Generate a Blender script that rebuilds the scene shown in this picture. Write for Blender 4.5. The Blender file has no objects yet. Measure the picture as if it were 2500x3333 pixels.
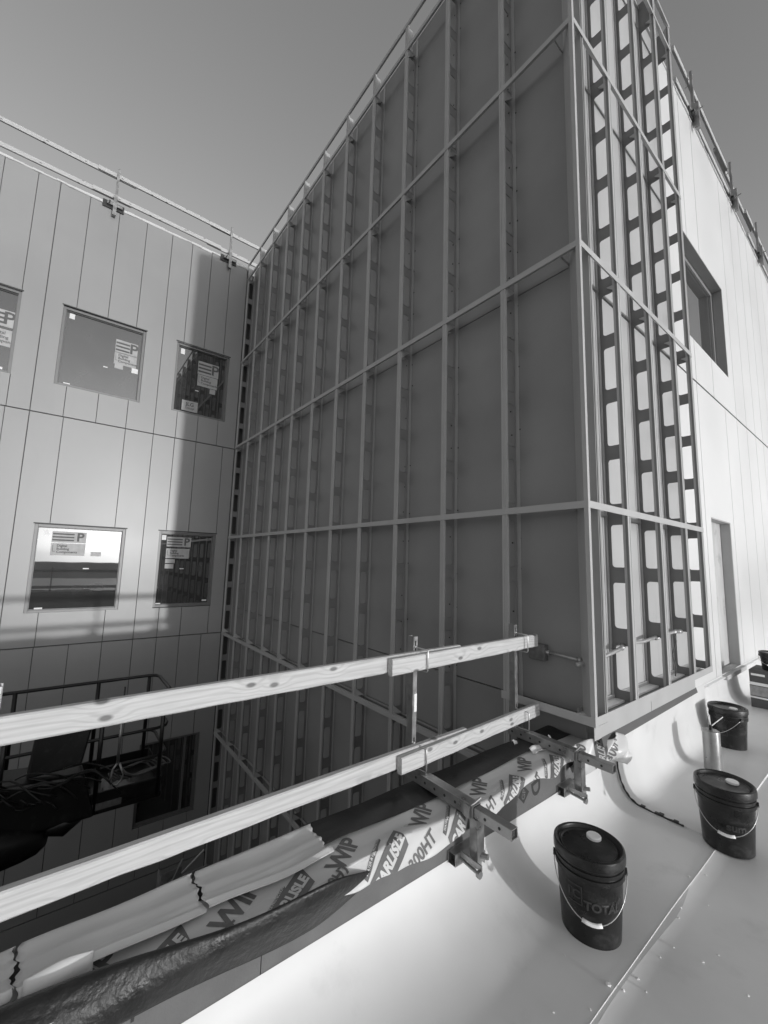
import bpy, bmesh, math, random
from mathutils import Vector, Matrix
random.seed(7)
sc = bpy.context.scene
COL = sc.collection

# ------------------------------------------------------------------ camera
cam_d = bpy.data.cameras.new('camera')
cam = bpy.data.objects.new('camera', cam_d)
COL.objects.link(cam)
cam_d.sensor_fit = 'HORIZONTAL'
cam_d.sensor_width = 36.0
cam_d.lens = 36.0 * 1332.83 / 2500.0
cam_d.clip_start = 0.05
cam_d.clip_end = 6000
R_ = Vector((0.61934557, 0.78463365, 0.02758808))
U_ = Vector((0.07900426, -0.0972449, 0.99211983))
F_ = Vector((-0.7811334, 0.61228545, 0.1222176))
CAMPOS = Vector((1.3716, -2.9168, 1.6552))
cam.matrix_world = Matrix(((R_.x, U_.x, -F_.x, CAMPOS.x), (R_.y, U_.y, -F_.y, CAMPOS.y), (R_.z, U_.z, -F_.z, CAMPOS.z), (0, 0, 0, 1)))
sc.camera = cam

# ------------------------------------------------------------------ light
SUN_AZ = math.radians(8.0)      # from +x towards +y
SUN_EL = math.radians(1.75)
world = bpy.data.worlds.new('World')
sc.world = world
world.use_nodes = True
wn = world.node_tree
wn.nodes.clear()
sky = wn.nodes.new('ShaderNodeTexSky')
sky.sky_type = 'NISHITA'
sky.sun_disc = False
sky.sun_elevation = SUN_EL
sky.sun_rotation = math.pi / 2 - SUN_AZ
sky.air_density = 1.0
sky.dust_density = 1.2
sky.ozone_density = 1.0
bw = wn.nodes.new('ShaderNodeRGBToBW')
bg = wn.nodes.new('ShaderNodeBackground')
bg.inputs['Strength'].default_value = 0.14
wo = wn.nodes.new('ShaderNodeOutputWorld')
wn.links.new(sky.outputs[0], bw.inputs[0])
wn.links.new(bw.outputs[0], bg.inputs[0])
wn.links.new(bg.outputs[0], wo.inputs[0])
sd = bpy.data.lights.new('sun', 'SUN')
sd.energy = 0.43
sd.angle = math.radians(1.1)
sd.color = (1, 1, 1)
so = bpy.data.objects.new('sun', sd)
COL.objects.link(so)
sdir = Vector((math.cos(SUN_EL) * math.cos(SUN_AZ), math.cos(SUN_EL) * math.sin(SUN_AZ), math.sin(SUN_EL)))
so.rotation_euler = sdir.to_track_quat('Z', 'Y').to_euler()
so.location = (30, 5, 10)
sc.view_settings.view_transform = 'Standard'
sc.view_settings.look = 'None'
sc.view_settings.gamma = 1
sc.view_settings.exposure = 2.0
sc.cycles.max_bounces = 8
sc.cycles.diffuse_bounces = 5
sc.cycles.sample_clamp_indirect = 6.0

# ------------------------------------------------------------------ materials
def nd(t, k, x=0, y=0):
    n = t.nodes.new(k); n.location = (x, y); return n
def mat(name, v, rough=0.5, metal=0.0, var=0.08, scale=3.0, bump=0.0, bscale=60.0, stretch=(1, 1, 1), dirt=0.0, dirt_v=0.1, dscale=6.0, coat=0.0, coat_r=0.1, spec=0.5, rvar=0.0, dthr=0.55, dstretch=(1, 1, 1), aniso=None):
    m = bpy.data.materials.new(name); m.use_nodes = True
    t = m.node_tree; b = t.nodes['Principled BSDF']
    tc = nd(t, 'ShaderNodeTexCoord'); mp = nd(t, 'ShaderNodeMapping'); mp.inputs['Scale'].default_value = stretch
    t.links.new(tc.outputs['Object'], mp.inputs[0])
    n1 = nd(t, 'ShaderNodeTexNoise'); n1.inputs['Scale'].default_value = scale; n1.inputs['Detail'].default_value = 5
    t.links.new(mp.outputs[0], n1.inputs['Vector'])
    mr = nd(t, 'ShaderNodeMapRange'); mr.inputs[1].default_value = 0.3; mr.inputs[2].default_value = 0.7
    mr.inputs[3].default_value = v * (1 - var); mr.inputs[4].default_value = v * (1 + var)
    t.links.new(n1.outputs[0], mr.inputs[0])
    out = mr.outputs[0]
    if dirt > 0:
        mp2 = nd(t, 'ShaderNodeMapping'); mp2.inputs['Scale'].default_value = dstretch
        t.links.new(tc.outputs['Object'], mp2.inputs[0])
        n2 = nd(t, 'ShaderNodeTexNoise'); n2.inputs['Scale'].default_value = dscale; n2.inputs['Detail'].default_value = 8; n2.inputs['Roughness'].default_value = 0.65
        t.links.new(mp2.outputs[0], n2.inputs['Vector'])
        m2 = nd(t, 'ShaderNodeMapRange'); m2.inputs[1].default_value = dthr; m2.inputs[2].default_value = dthr + 0.14
        m2.inputs[3].default_value = 0; m2.inputs[4].default_value = dirt
        t.links.new(n2.outputs[0], m2.inputs[0])
        mx = nd(t, 'ShaderNodeMix'); mx.data_type = 'FLOAT'
        t.links.new(m2.outputs[0], mx.inputs[0]); t.links.new(out, mx.inputs[2]); mx.inputs[3].default_value = dirt_v
        out = mx.outputs[0]
    t.links.new(out, b.inputs['Base Color'])
    b.inputs['Roughness'].default_value = rough
    if rvar > 0:
        m3 = nd(t, 'ShaderNodeMapRange'); m3.inputs[1].default_value = 0.3; m3.inputs[2].default_value = 0.7
        m3.inputs[3].default_value = max(0.02, rough - rvar); m3.inputs[4].default_value = rough + rvar
        t.links.new(n1.outputs[0], m3.inputs[0]); t.links.new(m3.outputs[0], b.inputs['Roughness'])
    b.inputs['Metallic'].default_value = metal
    b.inputs['Specular IOR Level'].default_value = spec
    b.inputs['Coat Weight'].default_value = coat
    b.inputs['Coat Roughness'].default_value = coat_r
    if bump > 0:
        n3 = nd(t, 'ShaderNodeTexNoise'); n3.inputs['Scale'].default_value = bscale; n3.inputs['Detail'].default_value = 4
        t.links.new(mp.outputs[0], n3.inputs['Vector'])
        bp = nd(t, 'ShaderNodeBump'); bp.inputs['Strength'].default_value = bump; bp.inputs['Distance'].default_value = 0.01
        t.links.new(n3.outputs[0], bp.inputs['Height']); t.links.new(bp.outputs[0], b.inputs['Normal'])
    return m

def wood_mat(name, v):
    m = bpy.data.materials.new(name); m.use_nodes = True
    t = m.node_tree; b = t.nodes['Principled BSDF']
    tc = nd(t, 'ShaderNodeTexCoord')
    # long grain bands, bent round knots
    mp = nd(t, 'ShaderNodeMapping'); mp.inputs['Scale'].default_value = (1.0, 0.16, 1.0)
    t.links.new(tc.outputs['Object'], mp.inputs[0])
    vo = nd(t, 'ShaderNodeTexVoronoi'); vo.inputs['Scale'].default_value = 1.0; vo.feature = 'F1'; vo.voronoi_dimensions = '2D'
    sp0 = nd(t, 'ShaderNodeSeparateXYZ'); t.links.new(tc.outputs['Object'], sp0.inputs[0])
    oi = nd(t, 'ShaderNodeObjectInfo')
    my = nd(t, 'ShaderNodeMath'); my.operation = 'MULTIPLY_ADD'; my.inputs[1].default_value = 3.6; t.links.new(sp0.outputs[1], my.inputs[0])
    ro = nd(t, 'ShaderNodeMath'); ro.operation = 'MULTIPLY'; ro.inputs[1].default_value = 50; t.links.new(oi.outputs['Random'], ro.inputs[0]); t.links.new(ro.outputs[0], my.inputs[2])
    mz = nd(t, 'ShaderNodeMath'); mz.operation = 'MULTIPLY_ADD'; mz.inputs[1].default_value = 7.5; t.links.new(sp0.outputs[2], mz.inputs[0]); t.links.new(ro.outputs[0], mz.inputs[2])
    cb = nd(t, 'ShaderNodeCombineXYZ'); t.links.new(my.outputs[0], cb.inputs[0]); t.links.new(mz.outputs[0], cb.inputs[1])
    t.links.new(cb.outputs[0], vo.inputs['Vector'])
    kn = nd(t, 'ShaderNodeMapRange'); kn.inputs[1].default_value = 0.05; kn.inputs[2].default_value = 0.40; kn.inputs[3].default_value = 1; kn.inputs[4].default_value = 0
    kn.interpolation_type = 'SMOOTHSTEP'
    t.links.new(vo.outputs['Distance'], kn.inputs[0])
    ns = nd(t, 'ShaderNodeTexNoise'); ns.inputs['Scale'].default_value = 6; ns.inputs['Detail'].default_value = 3
    t.links.new(mp.outputs[0], ns.inputs['Vector'])
    ad = nd(t, 'ShaderNodeMath'); ad.operation = 'MULTIPLY_ADD'; ad.inputs[1].default_value = 0.030
    sep = nd(t, 'ShaderNodeSeparateXYZ'); t.links.new(tc.outputs['Object'], sep.inputs[0])
    t.links.new(kn.outputs[0], ad.inputs[0]); t.links.new(sep.outputs[2], ad.inputs[2])
    a2 = nd(t, 'ShaderNodeMath'); a2.operation = 'MULTIPLY_ADD'; a2.inputs[1].default_value = 0.10
    t.links.new(ns.outputs[0], a2.inputs[0]); t.links.new(ad.outputs[0], a2.inputs[2])
    a2b = nd(t, 'ShaderNodeMath'); a2b.operation = 'MULTIPLY_ADD'; a2b.inputs[1].default_value = 0.5
    t.links.new(sep.outputs[0], a2b.inputs[0]); t.links.new(a2.outputs[0], a2b.inputs[2])
    a3 = nd(t, 'ShaderNodeMath'); a3.operation = 'MULTIPLY'; a3.inputs[1].default_value = 230
    t.links.new(a2b.outputs[0], a3.inputs[0])
    sn = nd(t, 'ShaderNodeMath'); sn.operation = 'SINE'; t.links.new(a3.outputs[0], sn.inputs[0])
    mr = nd(t, 'ShaderNodeMapRange'); mr.inputs[1].default_value = 0.1; mr.inputs[2].default_value = 1.0; mr.inputs[3].default_value = 1.0; mr.inputs[4].default_value = 0.85
    t.links.new(sn.outputs[0], mr.inputs[0])
    kc = nd(t, 'ShaderNodeMapRange'); kc.inputs[1].default_value = 0.05; kc.inputs[2].default_value = 0.10; kc.inputs[3].default_value = 0.35; kc.inputs[4].default_value = 1.0
    t.links.new(vo.outputs['Distance'], kc.inputs[0])
    fn = nd(t, 'ShaderNodeTexNoise'); fn.inputs['Scale'].default_value = 14; fn.inputs['Detail'].default_value = 6
    m9 = nd(t, 'ShaderNodeMapping'); m9.inputs['Scale'].default_value = (3, 0.35, 6)
    t.links.new(tc.outputs['Object'], m9.inputs[0]); t.links.new(m9.outputs[0], fn.inputs['Vector'])
    fr = nd(t, 'ShaderNodeMapRange'); fr.inputs[1].default_value = 0.3; fr.inputs[2].default_value = 0.7; fr.inputs[3].default_value = 0.86; fr.inputs[4].default_value = 1.06
    t.links.new(fn.outputs[0], fr.inputs[0])
    p1 = nd(t, 'ShaderNodeMath'); p1.operation = 'MULTIPLY'; t.links.new(mr.outputs[0], p1.inputs[0]); t.links.new(kc.outputs[0], p1.inputs[1])
    p2 = nd(t, 'ShaderNodeMath'); p2.operation = 'MULTIPLY'; t.links.new(p1.outputs[0], p2.inputs[0]); t.links.new(fr.outputs[0], p2.inputs[1])
    p3 = nd(t, 'ShaderNodeMath'); p3.operation = 'MULTIPLY'; t.links.new(p2.outputs[0], p3.inputs[0]); p3.inputs[1].default_value = v
    t.links.new(p3.outputs[0], b.inputs['Base Color'])
    b.inputs['Roughness'].default_value = 0.75
    bp = nd(t, 'ShaderNodeBump'); bp.inputs['Strength'].default_value = 0.25; bp.inputs['Distance'].default_value = 0.003
    t.links.new(p1.outputs[0], bp.inputs['Height']); t.links.new(bp.outputs[0], b.inputs['Normal'])
    return m

def glass_mat(name, refl, base):
    m = bpy.data.materials.new(name); m.use_nodes = True
    t = m.node_tree; t.nodes.clear()
    o = nd(t, 'ShaderNodeOutputMaterial'); mx = nd(t, 'ShaderNodeMixShader')
    g = nd(t, 'ShaderNodeBsdfGlossy'); g.inputs['Roughness'].default_value = 0.015; g.inputs['Color'].default_value = (.9, .9, .9, 1)
    d = nd(t, 'ShaderNodeBsdfDiffuse')
    n = nd(t, 'ShaderNodeTexNoise'); n.inputs['Scale'].default_value = 2.5
    tc = nd(t, 'ShaderNodeTexCoord'); t.links.new(tc.outputs['Object'], n.inputs['Vector'])
    mr = nd(t, 'ShaderNodeMapRange'); mr.inputs[3].default_value = base * 0.6; mr.inputs[4].default_value = base * 1.4
    t.links.new(n.outputs[0], mr.inputs[0]); t.links.new(mr.outputs[0], d.inputs['Color'])
    bp = nd(t, 'ShaderNodeBump'); bp.inputs['Strength'].default_value = 0.012; bp.inputs['Distance'].default_value = 0.03
    n2 = nd(t, 'ShaderNodeTexNoise'); n2.inputs['Scale'].default_value = 1.3; t.links.new(tc.outputs['Object'], n2.inputs['Vector'])
    t.links.new(n2.outputs[0], bp.inputs['Height']); t.links.new(bp.outputs[0], g.inputs['Normal'])
    fr = nd(t, 'ShaderNodeLayerWeight'); fr.inputs['Blend'].default_value = 0.35
    m2 = nd(t, 'ShaderNodeMapRange'); m2.inputs[3].default_value = refl; m2.inputs[4].default_value = 1.0
    t.links.new(fr.outputs['Fresnel'], m2.inputs[0]); t.links.new(m2.outputs[0], mx.inputs[0])
    t.links.new(d.outputs[0], mx.inputs[1]); t.links.new(g.outputs[0], mx.inputs[2]); t.links.new(mx.outputs[0], o.inputs[0])
    return m

M = dict(
    sheet2=mat('coated_sheet_lit_tone', .46, .42, var=.05, scale=1.6, bump=.03, bscale=4, dirt=.3, dirt_v=.3, dscale=3, dthr=.6, rvar=.06, dstretch=(1, 2, .25)),  # same back sheet, sunlight painted in as a lighter base colour
    weba=mat('stud_web_shade_tone_a', .25, .45, var=.07, scale=6, dirt=.4, dirt_v=.14, dscale=8, dthr=.62),  # stud metal darkened, the webs' shade is put into the colour
    web=mat('stud_web_shade_tone', .19, .45, var=.07, scale=6, dirt=.4, dirt_v=.12, dscale=8, dthr=.62),  # same stud metal painted darker for shade on the webs
    sheet=mat('coated_sheet_shade_tone', .29, .42, var=.13, scale=.9, bump=.03, bscale=4, dirt=.25, dirt_v=.25, dscale=2.2, dthr=.62, rvar=.06, dstretch=(1, 1, .3)),  # back sheet painted darker where the wall lies in shade
    stud=mat('coated_stud_metal', .46, .40, var=.05, scale=5, bump=.02, bscale=9, dirt=.3, dirt_v=.2, dscale=9, dthr=.66, rvar=.07),
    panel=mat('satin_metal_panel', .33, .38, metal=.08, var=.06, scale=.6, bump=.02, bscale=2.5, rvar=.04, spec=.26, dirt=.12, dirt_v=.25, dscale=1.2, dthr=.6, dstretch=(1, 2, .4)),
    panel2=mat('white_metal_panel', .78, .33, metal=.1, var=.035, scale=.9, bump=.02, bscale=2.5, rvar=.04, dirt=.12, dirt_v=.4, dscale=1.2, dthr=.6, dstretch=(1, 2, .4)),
    joint=mat('joint_shadow_gap', .09, .8, var=.1),
    frame=mat('window_frame_paint', .17, .45, metal=.3, var=.05, scale=8),
    cap=mat('dark_head_flashing', .03, .5),
    glass=glass_mat('coated_glass', .12, .05),
    glassd=glass_mat('dark_glass', .12, .03),
    glass2=glass_mat('plain_glass', .3, .05),
    sticker=mat('sticker_paper', .45, .6, var=.1, scale=12),
    ink=mat('sticker_ink', .10, .6, var=.2, scale=30),
    label=mat('white_label', .8, .5, var=.05),
    memb=mat('white_roof_membrane', .71, .46, var=.05, scale=2.2, bump=.10, bscale=2.2, dirt=.25, dirt_v=.45, dscale=3.5, dthr=.57, rvar=.06, spec=.3),
    memb_edge=mat('membrane_seam_edge', .9, .5, var=.05),
    sealant=mat('black_sealant', .02, .5, var=.3, scale=20),
    board=mat('grey_sheathing_board', .13, .7, var=.12, scale=6, bump=.15, bscale=120, dirt=.5, dirt_v=.3, dscale=14, dthr=.68),
    boardink=mat('board_stamp_ink', .03, .7),
    wood=wood_mat('pine_timber', .56),
    galv=mat('galvanised_steel', .34, .38, metal=.75, var=.22, scale=14, bump=.06, bscale=90, rvar=.12, dirt=.4, dirt_v=.12, dscale=18, dthr=.6),
    galvb=mat('zinc_wire', .6, .35, metal=.8, var=.1),
    tubein=mat('tube_inside', .04, .8),
    film=mat('printed_release_film', .64, .36, var=.05, scale=5, bump=.25, bscale=6, rvar=.1, stretch=(1, .5, 1), dirt=.3, dirt_v=.3, dscale=20, dthr=.66),
    torn=mat('torn_release_film', .60, .5, var=.07, scale=7, bump=.4, bscale=6, stretch=(1, .3, 1), dirt=.35, dirt_v=.2, dscale=26, dthr=.66),
    filmink=mat('film_print_ink', .14, .5, var=.15, scale=20),
    bitu=mat('black_bitumen_membrane', .022, .42, var=.35, scale=8, bump=.5, bscale=9, dirt=.5, dirt_v=.07, dscale=9, dthr=.56, rvar=.12),
    roll=mat('black_granular_membrane', .014, .46, var=.4, scale=12, bump=.45, bscale=45, rvar=.1),
    bucket=mat('black_pail_plastic', .010, .34, var=.4, scale=7, bump=.22, bscale=16, dirt=.65, dirt_v=.06, dscale=9, dthr=.53, rvar=.14, dstretch=(1, 1, 1.8)),
    pailink=mat('pail_print', .045, .5, var=.2, scale=40),
    white=mat('white_plastic', .92, .45, var=.04),
    cardboard=mat('brown_cardboard', .10, .8, var=.08, scale=8, stretch=(1, 1, 4)),
    tape=mat('clear_tape', .32, .25, var=.25, scale=16),
    lift=mat('black_lift_paint', .006, .35, var=.3, scale=6, dirt=.5, dirt_v=.04, dscale=12),
    rope=mat('pale_rope', .12, .7, var=.2, scale=30),
    rope2=mat('grey_hose', .025, .5, var=.3),
    cloth=mat('pale_cloth', .3, .9, var=.15, scale=9, bump=.4, bscale=12),
    ground=mat('courtyard_dirt', .05, .9, var=.3, scale=1.5, bump=.5, bscale=7),
    far=mat('far_ground', .06, .9, var=.3, scale=.05),
    conduit=mat('steel_conduit', .50, .35, metal=.5, var=.1, scale=20),
    dull=mat('grimy_box', .16, .6, var=.3, scale=16, bump=.3, bscale=30, dirt=.5, dirt_v=.3, dscale=22),
    foam=mat('pale_foam_scrap', .8, .8, var=.1),
    door=mat('plywood_infill', .50, .75, var=.15, scale=4, stretch=(1, 1, .3), dirt=.5, dirt_v=.1, dscale=3, dthr=.56),
    jamb=mat('jamb_lining', .48, .6, var=.04, scale=4),
    steel=mat('dull_steel', .34, .34, metal=.6, var=.12, scale=12, rvar=.08, dirt=.4, dirt_v=.2, dscale=10),
    reveal=mat('window_reveal', .30, .5, metal=.2, var=.05),
    jambd=mat('dark_base_flashing', .10, .6, var=.08),
    tree=mat('far_tree_leaves', .03, .8, var=.4, scale=1),
)

# ------------------------------------------------------------------ mesh helpers
def link(name, me, m, parent=None, smooth=False):
    o = bpy.data.objects.new(name, me); COL.objects.link(o)
    if m is not None:
        if isinstance(m, (list, tuple)):
            for k in m: me.materials.append(k)
        else: me.materials.append(m)
    if parent is not None: o.parent = parent
    if smooth:
        for p in me.polygons: p.use_smooth = True
    return o
def tag(o, label=None, cat=None, group=None, kind=None):
    if label: o['label'] = label
    if cat: o['category'] = cat
    if group: o['group'] = group
    if kind: o['kind'] = kind
    return o
def empty(name, loc=(0, 0, 0), rz=0.0, label=None, cat=None, group=None):
    o = bpy.data.objects.new(name, None); COL.objects.link(o)
    o.location = loc; o.rotation_euler = (0, 0, rz); o.empty_display_size = .1
    return tag(o, label, cat, group)

class MB:
    def __init__(s): s.v = []; s.f = []
    def add(s, vs, fs):
        b = len(s.v); s.v += [tuple(v) for v in vs]; s.f += [tuple(b + i for i in f) for f in fs]; return s
    def box(s, x0, x1, y0, y1, z0, z1):
        if x0 > x1: x0, x1 = x1, x0
        if y0 > y1: y0, y1 = y1, y0
        if z0 > z1: z0, z1 = z1, z0
        return s.add([(x0, y0, z0), (x1, y0, z0), (x1, y1, z0), (x0, y1, z0), (x0, y0, z1), (x1, y0, z1), (x1, y1, z1), (x0, y1, z1)],
                     [(0, 3, 2, 1), (4, 5, 6, 7), (0, 1, 5, 4), (1, 2, 6, 5), (2, 3, 7, 6), (3, 0, 4, 7)])
    def tube(s, pts, r, n=8, cap=True):
        pts = [Vector(p) for p in pts]; rings = []
        up = None
        for i, p in enumerate(pts):
            d = (pts[min(i + 1, len(pts) - 1)] - pts[max(i - 1, 0)]).normalized()
            if up is None:
                up = Vector((0, 0, 1)) if abs(d.z) < .9 else Vector((1, 0, 0))
            a = d.cross(up).normalized(); b = a.cross(d).normalized(); up = b
            rr = r[i] if isinstance(r, (list, tuple)) else r
            rings.append([p + a * rr * math.cos(2 * math.pi * k / n) + b * rr * math.sin(2 * math.pi * k / n) for k in range(n)])
        vs = [v for rg in rings for v in rg]; fs = []
        for i in range(len(pts) - 1):
            for k in range(n):
                fs.append((i * n + k, i * n + (k + 1) % n, (i + 1) * n + (k + 1) % n, (i + 1) * n + k))
        if cap:
            fs.append(tuple(range(n - 1, -1, -1))); fs.append(tuple((len(pts) - 1) * n + k for k in range(n)))
        return s.add(vs, fs)
    def lathe(s, prof, n=48, c=(0, 0, 0)):
        vs = []; fs = []
        for r, z in prof:
            for k in range(n):
                a = 2 * math.pi * k / n; vs.append((c[0] + r * math.cos(a), c[1] + r * math.sin(a), c[2] + z))
        for i in range(len(prof) - 1):
            for k in range(n):
                fs.append((i * n + k, i * n + (k + 1) % n, (i + 1) * n + (k + 1) % n, (i + 1) * n + k))
        if prof[0][0] > 1e-5: fs.append(tuple(range(n - 1, -1, -1)))
        if prof[-1][0] > 1e-5: fs.append(tuple((len(prof) - 1) * n + k for k in range(n)))
        return s.add(vs, fs)
    def grid(s, fn, us, ws):
        vs = [fn(u, w) for u in us for w in ws]; nw = len(ws); fs = []
        for i in range(len(us) - 1):
            for j in range(nw - 1):
                fs.append((i * nw + j, (i + 1) * nw + j, (i + 1) * nw + j + 1, i * nw + j + 1))
        return s.add(vs, fs)
    def mesh(s, name):
        me = bpy.data.meshes.new(name); me.from_pydata(s.v, [], s.f); me.validate(); me.update(); return me
    def build(s, name, m, parent=None, smooth=False, bevel=0.0, seg=1, solid=0.0, recalc=True, org=None):
        me = s.mesh(name)
        if recalc:
            bm = bmesh.new(); bm.from_mesh(me); bmesh.ops.recalc_face_normals(bm, faces=bm.faces); bm.to_mesh(me); bm.free()
        if org is not None:
            me.transform(Matrix.Translation(-Vector(org)))
        o = link(name, me, m, parent, smooth)
        if org is not None: o.location = org
        if solid:
            md = o.modifiers.new('solid', 'SOLIDIFY'); md.thickness = solid; md.offset = -1
        if bevel:
            md = o.modifiers.new('bevel', 'BEVEL'); md.width = bevel; md.segments = seg; md.limit_method = 'ANGLE'; md.angle_limit = math.radians(40)
        return o

def lin(a, b, n): return [a + (b - a) * i / (n - 1) for i in range(n)]
def fract_noise(x, y):
    return (math.sin(x * 1.7 + 1.3 * math.sin(y * 2.1 + .4)) + .6 * math.sin(y * 3.3 + 1.9 * math.sin(x * 2.7 + 1.1)) + .35 * math.sin(x * 7.1 + y * 5.3)) / 1.95

def text_mesh(s, size=1.0, bold=0.0, shear=0.0, spacing=1.0, maxlen=None):
    cu = bpy.data.curves.new('txt', 'FONT'); cu.body = s; cu.size = size; cu.offset = bold; cu.shear = shear
    cu.space_character = spacing; cu.resolution_u = 3; cu.align_x = 'CENTER'; cu.align_y = 'CENTER'
    o = bpy.data.objects.new('txt', cu); COL.objects.link(o)
    bpy.context.view_layer.update()
    me = bpy.data.meshes.new_from_object(o.evaluated_get(bpy.context.evaluated_depsgraph_get()))
    bpy.data.objects.remove(o); bpy.data.curves.remove(cu)
    if maxlen:
        bm = bmesh.new(); bm.from_mesh(me)
        for axis in (0, 1):
            lo = min(v.co[axis] for v in bm.verts); hi = max(v.co[axis] for v in bm.verts)
            c = lo + maxlen
            while c < hi:
                n = Vector((1, 0, 0)) if axis == 0 else Vector((0, 1, 0))
                bmesh.ops.bisect_plane(bm, geom=list(bm.verts) + list(bm.edges) + list(bm.faces), plane_co=n * c, plane_no=n)
                c += maxlen
        bm.to_mesh(me); bm.free()
    return me
def shape_mesh(polys, maxlen=None):
    me = bpy.data.meshes.new('shp'); v = []; f = []
    for p in polys:
        b = len(v); v += [(a, c, 0) for a, c in p]; f.append(tuple(range(b, b + len(p))))
    me.from_pydata(v, [], f)
    if maxlen:
        bm = bmesh.new(); bm.from_mesh(me)
        for axis in (0, 1):
            lo = min(q.co[axis] for q in bm.verts); hi = max(q.co[axis] for q in bm.verts)
            c = lo + maxlen
            while c < hi:
                n = Vector((1, 0, 0)) if axis == 0 else Vector((0, 1, 0))
                bmesh.ops.bisect_plane(bm, geom=list(bm.verts) + list(bm.edges) + list(bm.faces), plane_co=n * c, plane_no=n)
                c += maxlen
        bm.to_mesh(me); bm.free()
    return me
def place(me, name, m, parent, origin, ex, ey):
    """flat mesh in its xy plane -> world plane"""
    ex = Vector(ex).normalized(); ey = Vector(ey).normalized(); ez = ex.cross(ey)
    o = Vector(origin)
    for v in me.vertices: v.co = o + ex * v.co.x + ey * v.co.y + ez * v.co.z
    return link(name, me, m, parent)
def warp(me, name, m, parent, fn):
    for v in me.vertices: v.co = fn(v.co.x, v.co.y)
    return link(name, me, m, parent)

# ------------------------------------------------------------------ setting: ground, roof deck
g = MB(); g.box(-400, 400, -400, 400, -5.2, -5.0)
tag(g.build('ground', M['ground']), 'dark courtyard ground between the buildings', kind='structure')

# roof membrane: cove that rises to parapet and wall, one weld step
def sstep(a, b, t):
    t = max(0., min(1., (t - a) / (b - a))); return t * t * (3 - 2 * t)
YL = 0.45
def roof_z(k, y):
    pass
def roof_pt(u, y, lift=0.0):
    # u in 0..1 cove, 1.. flat (x distance beyond)
    if y < YL:
        wv = sstep(-.5, YL, y); x0, z0 = -.118 + .04 * wv, .235 + .06 * wv; rx = .38 - .18 * wv
    else:
        w = sstep(2.45, 2.75, y)
        x0 = -.03 * (1 - w) + -.172 * w; z0 = .50 * (1 - w) + .375 * w; rx = .19
        w0 = sstep(YL, YL + .22, y)
        x0 = -.07 * (1 - w0) + x0 * w0; z0 = .33 * (1 - w0) + z0 * w0
    rx *= 1 + .07 * math.sin(y * 2.3 + .7)
    n = .010 * fract_noise(y * 1.1, 3) * 1.0
    if u <= 1:
        th = u * math.pi / 2; mm = 1.0 - .42 * sstep(-.5, YL, y) - .0 
        x = x0 + rx * (1 - math.cos(th) ** mm) if u < 1 else x0 + rx; z = z0 * (1 - math.sin(th) ** mm)
        b = math.sin(u * math.pi)
        x += b * .014 * math.sin(y * 2.9 + 1.0) ; z += b * .014 * math.sin(y * 3.7)
    else:
        x = x0 + rx + (u - 1); z = 0
        x_fix = .52
    z += 0
    if y >= YL: z += .006; x += .003
    return x, z
us = [i / 30 for i in range(31)] + [1.0 + v for v in (.02, .05, .1, .16, .23, .3)]
ys = lin(-7, -3, 9) + lin(-2.9, YL - .001, 80) + [YL + .001] + lin(YL + .04, 5.5, 110) + lin(5.7, 16, 30)
def fl(x, y):
    return .0085 * fract_noise(x * 1.5 + .6, y * 1.25) + .0007 * fract_noise(x * 7.0 + 3, y * 5)
r = MB()
def rf(y, u):
    x, z = roof_pt(u, y); f = sstep(.55, 1.05, u)
    return (x, y, z + fl(x, y) * f)
r.grid(rf, ys, us)
# flat part: from the cove foot to the seam, then beyond with 5 mm drop
def rf2(y, x):
    xa, za = roof_pt(us[-1], y)
    xx = xa + (x) * (.52 - xa)
    dz = .006 if y >= YL else 0
    return (xx, y, dz + fl(xx, y))
r.grid(rf2, ys, [0, .25, .5, .75, 1.0])
r.grid(lambda y, k: (.52 + k * .006, y, (.006 if y >= YL else 0) * (1 - k) + fl(.52, y) * (1 - k) + k * (-.003 + fl(.526, y))), ys, [0, 1])
r.grid(lambda y, x: (x, y, -.003 + fl(x, y)), ys, [.526, .6, .8, 1.1, 1.5, 2, 3, 5, 8, 12, 18])
roof = r.build('roof', M['memb'], smooth=True, recalc=False)
bmr = bmesh.new(); bmr.from_mesh(roof.data); bmesh.ops.remove_doubles(bmr, verts=bmr.verts, dist=.0005); bmesh.ops.recalc_face_normals(bmr, faces=bmr.faces)
if sum(f.normal.z for f in bmr.faces) < 0: bmesh.ops.reverse_faces(bmr, faces=bmr.faces)
for e in bmr.edges:
    if len(e.link_faces) == 2 and e.calc_face_angle() > .6: e.smooth = False
bmr.to_mesh(roof.data); bmr.free()
tag(roof, 'white membrane roof curving up to parapet and wall', kind='structure')
# lower storey under the roof deck
g = MB(); g.box(-.30, 18, -7, 16, -.9, -.35); g.box(-.30, 18, -7, 16, -5, -.9)
tag(g.build('roof_deck', M['joint']), 'building body under the roof', kind='structure')

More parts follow.
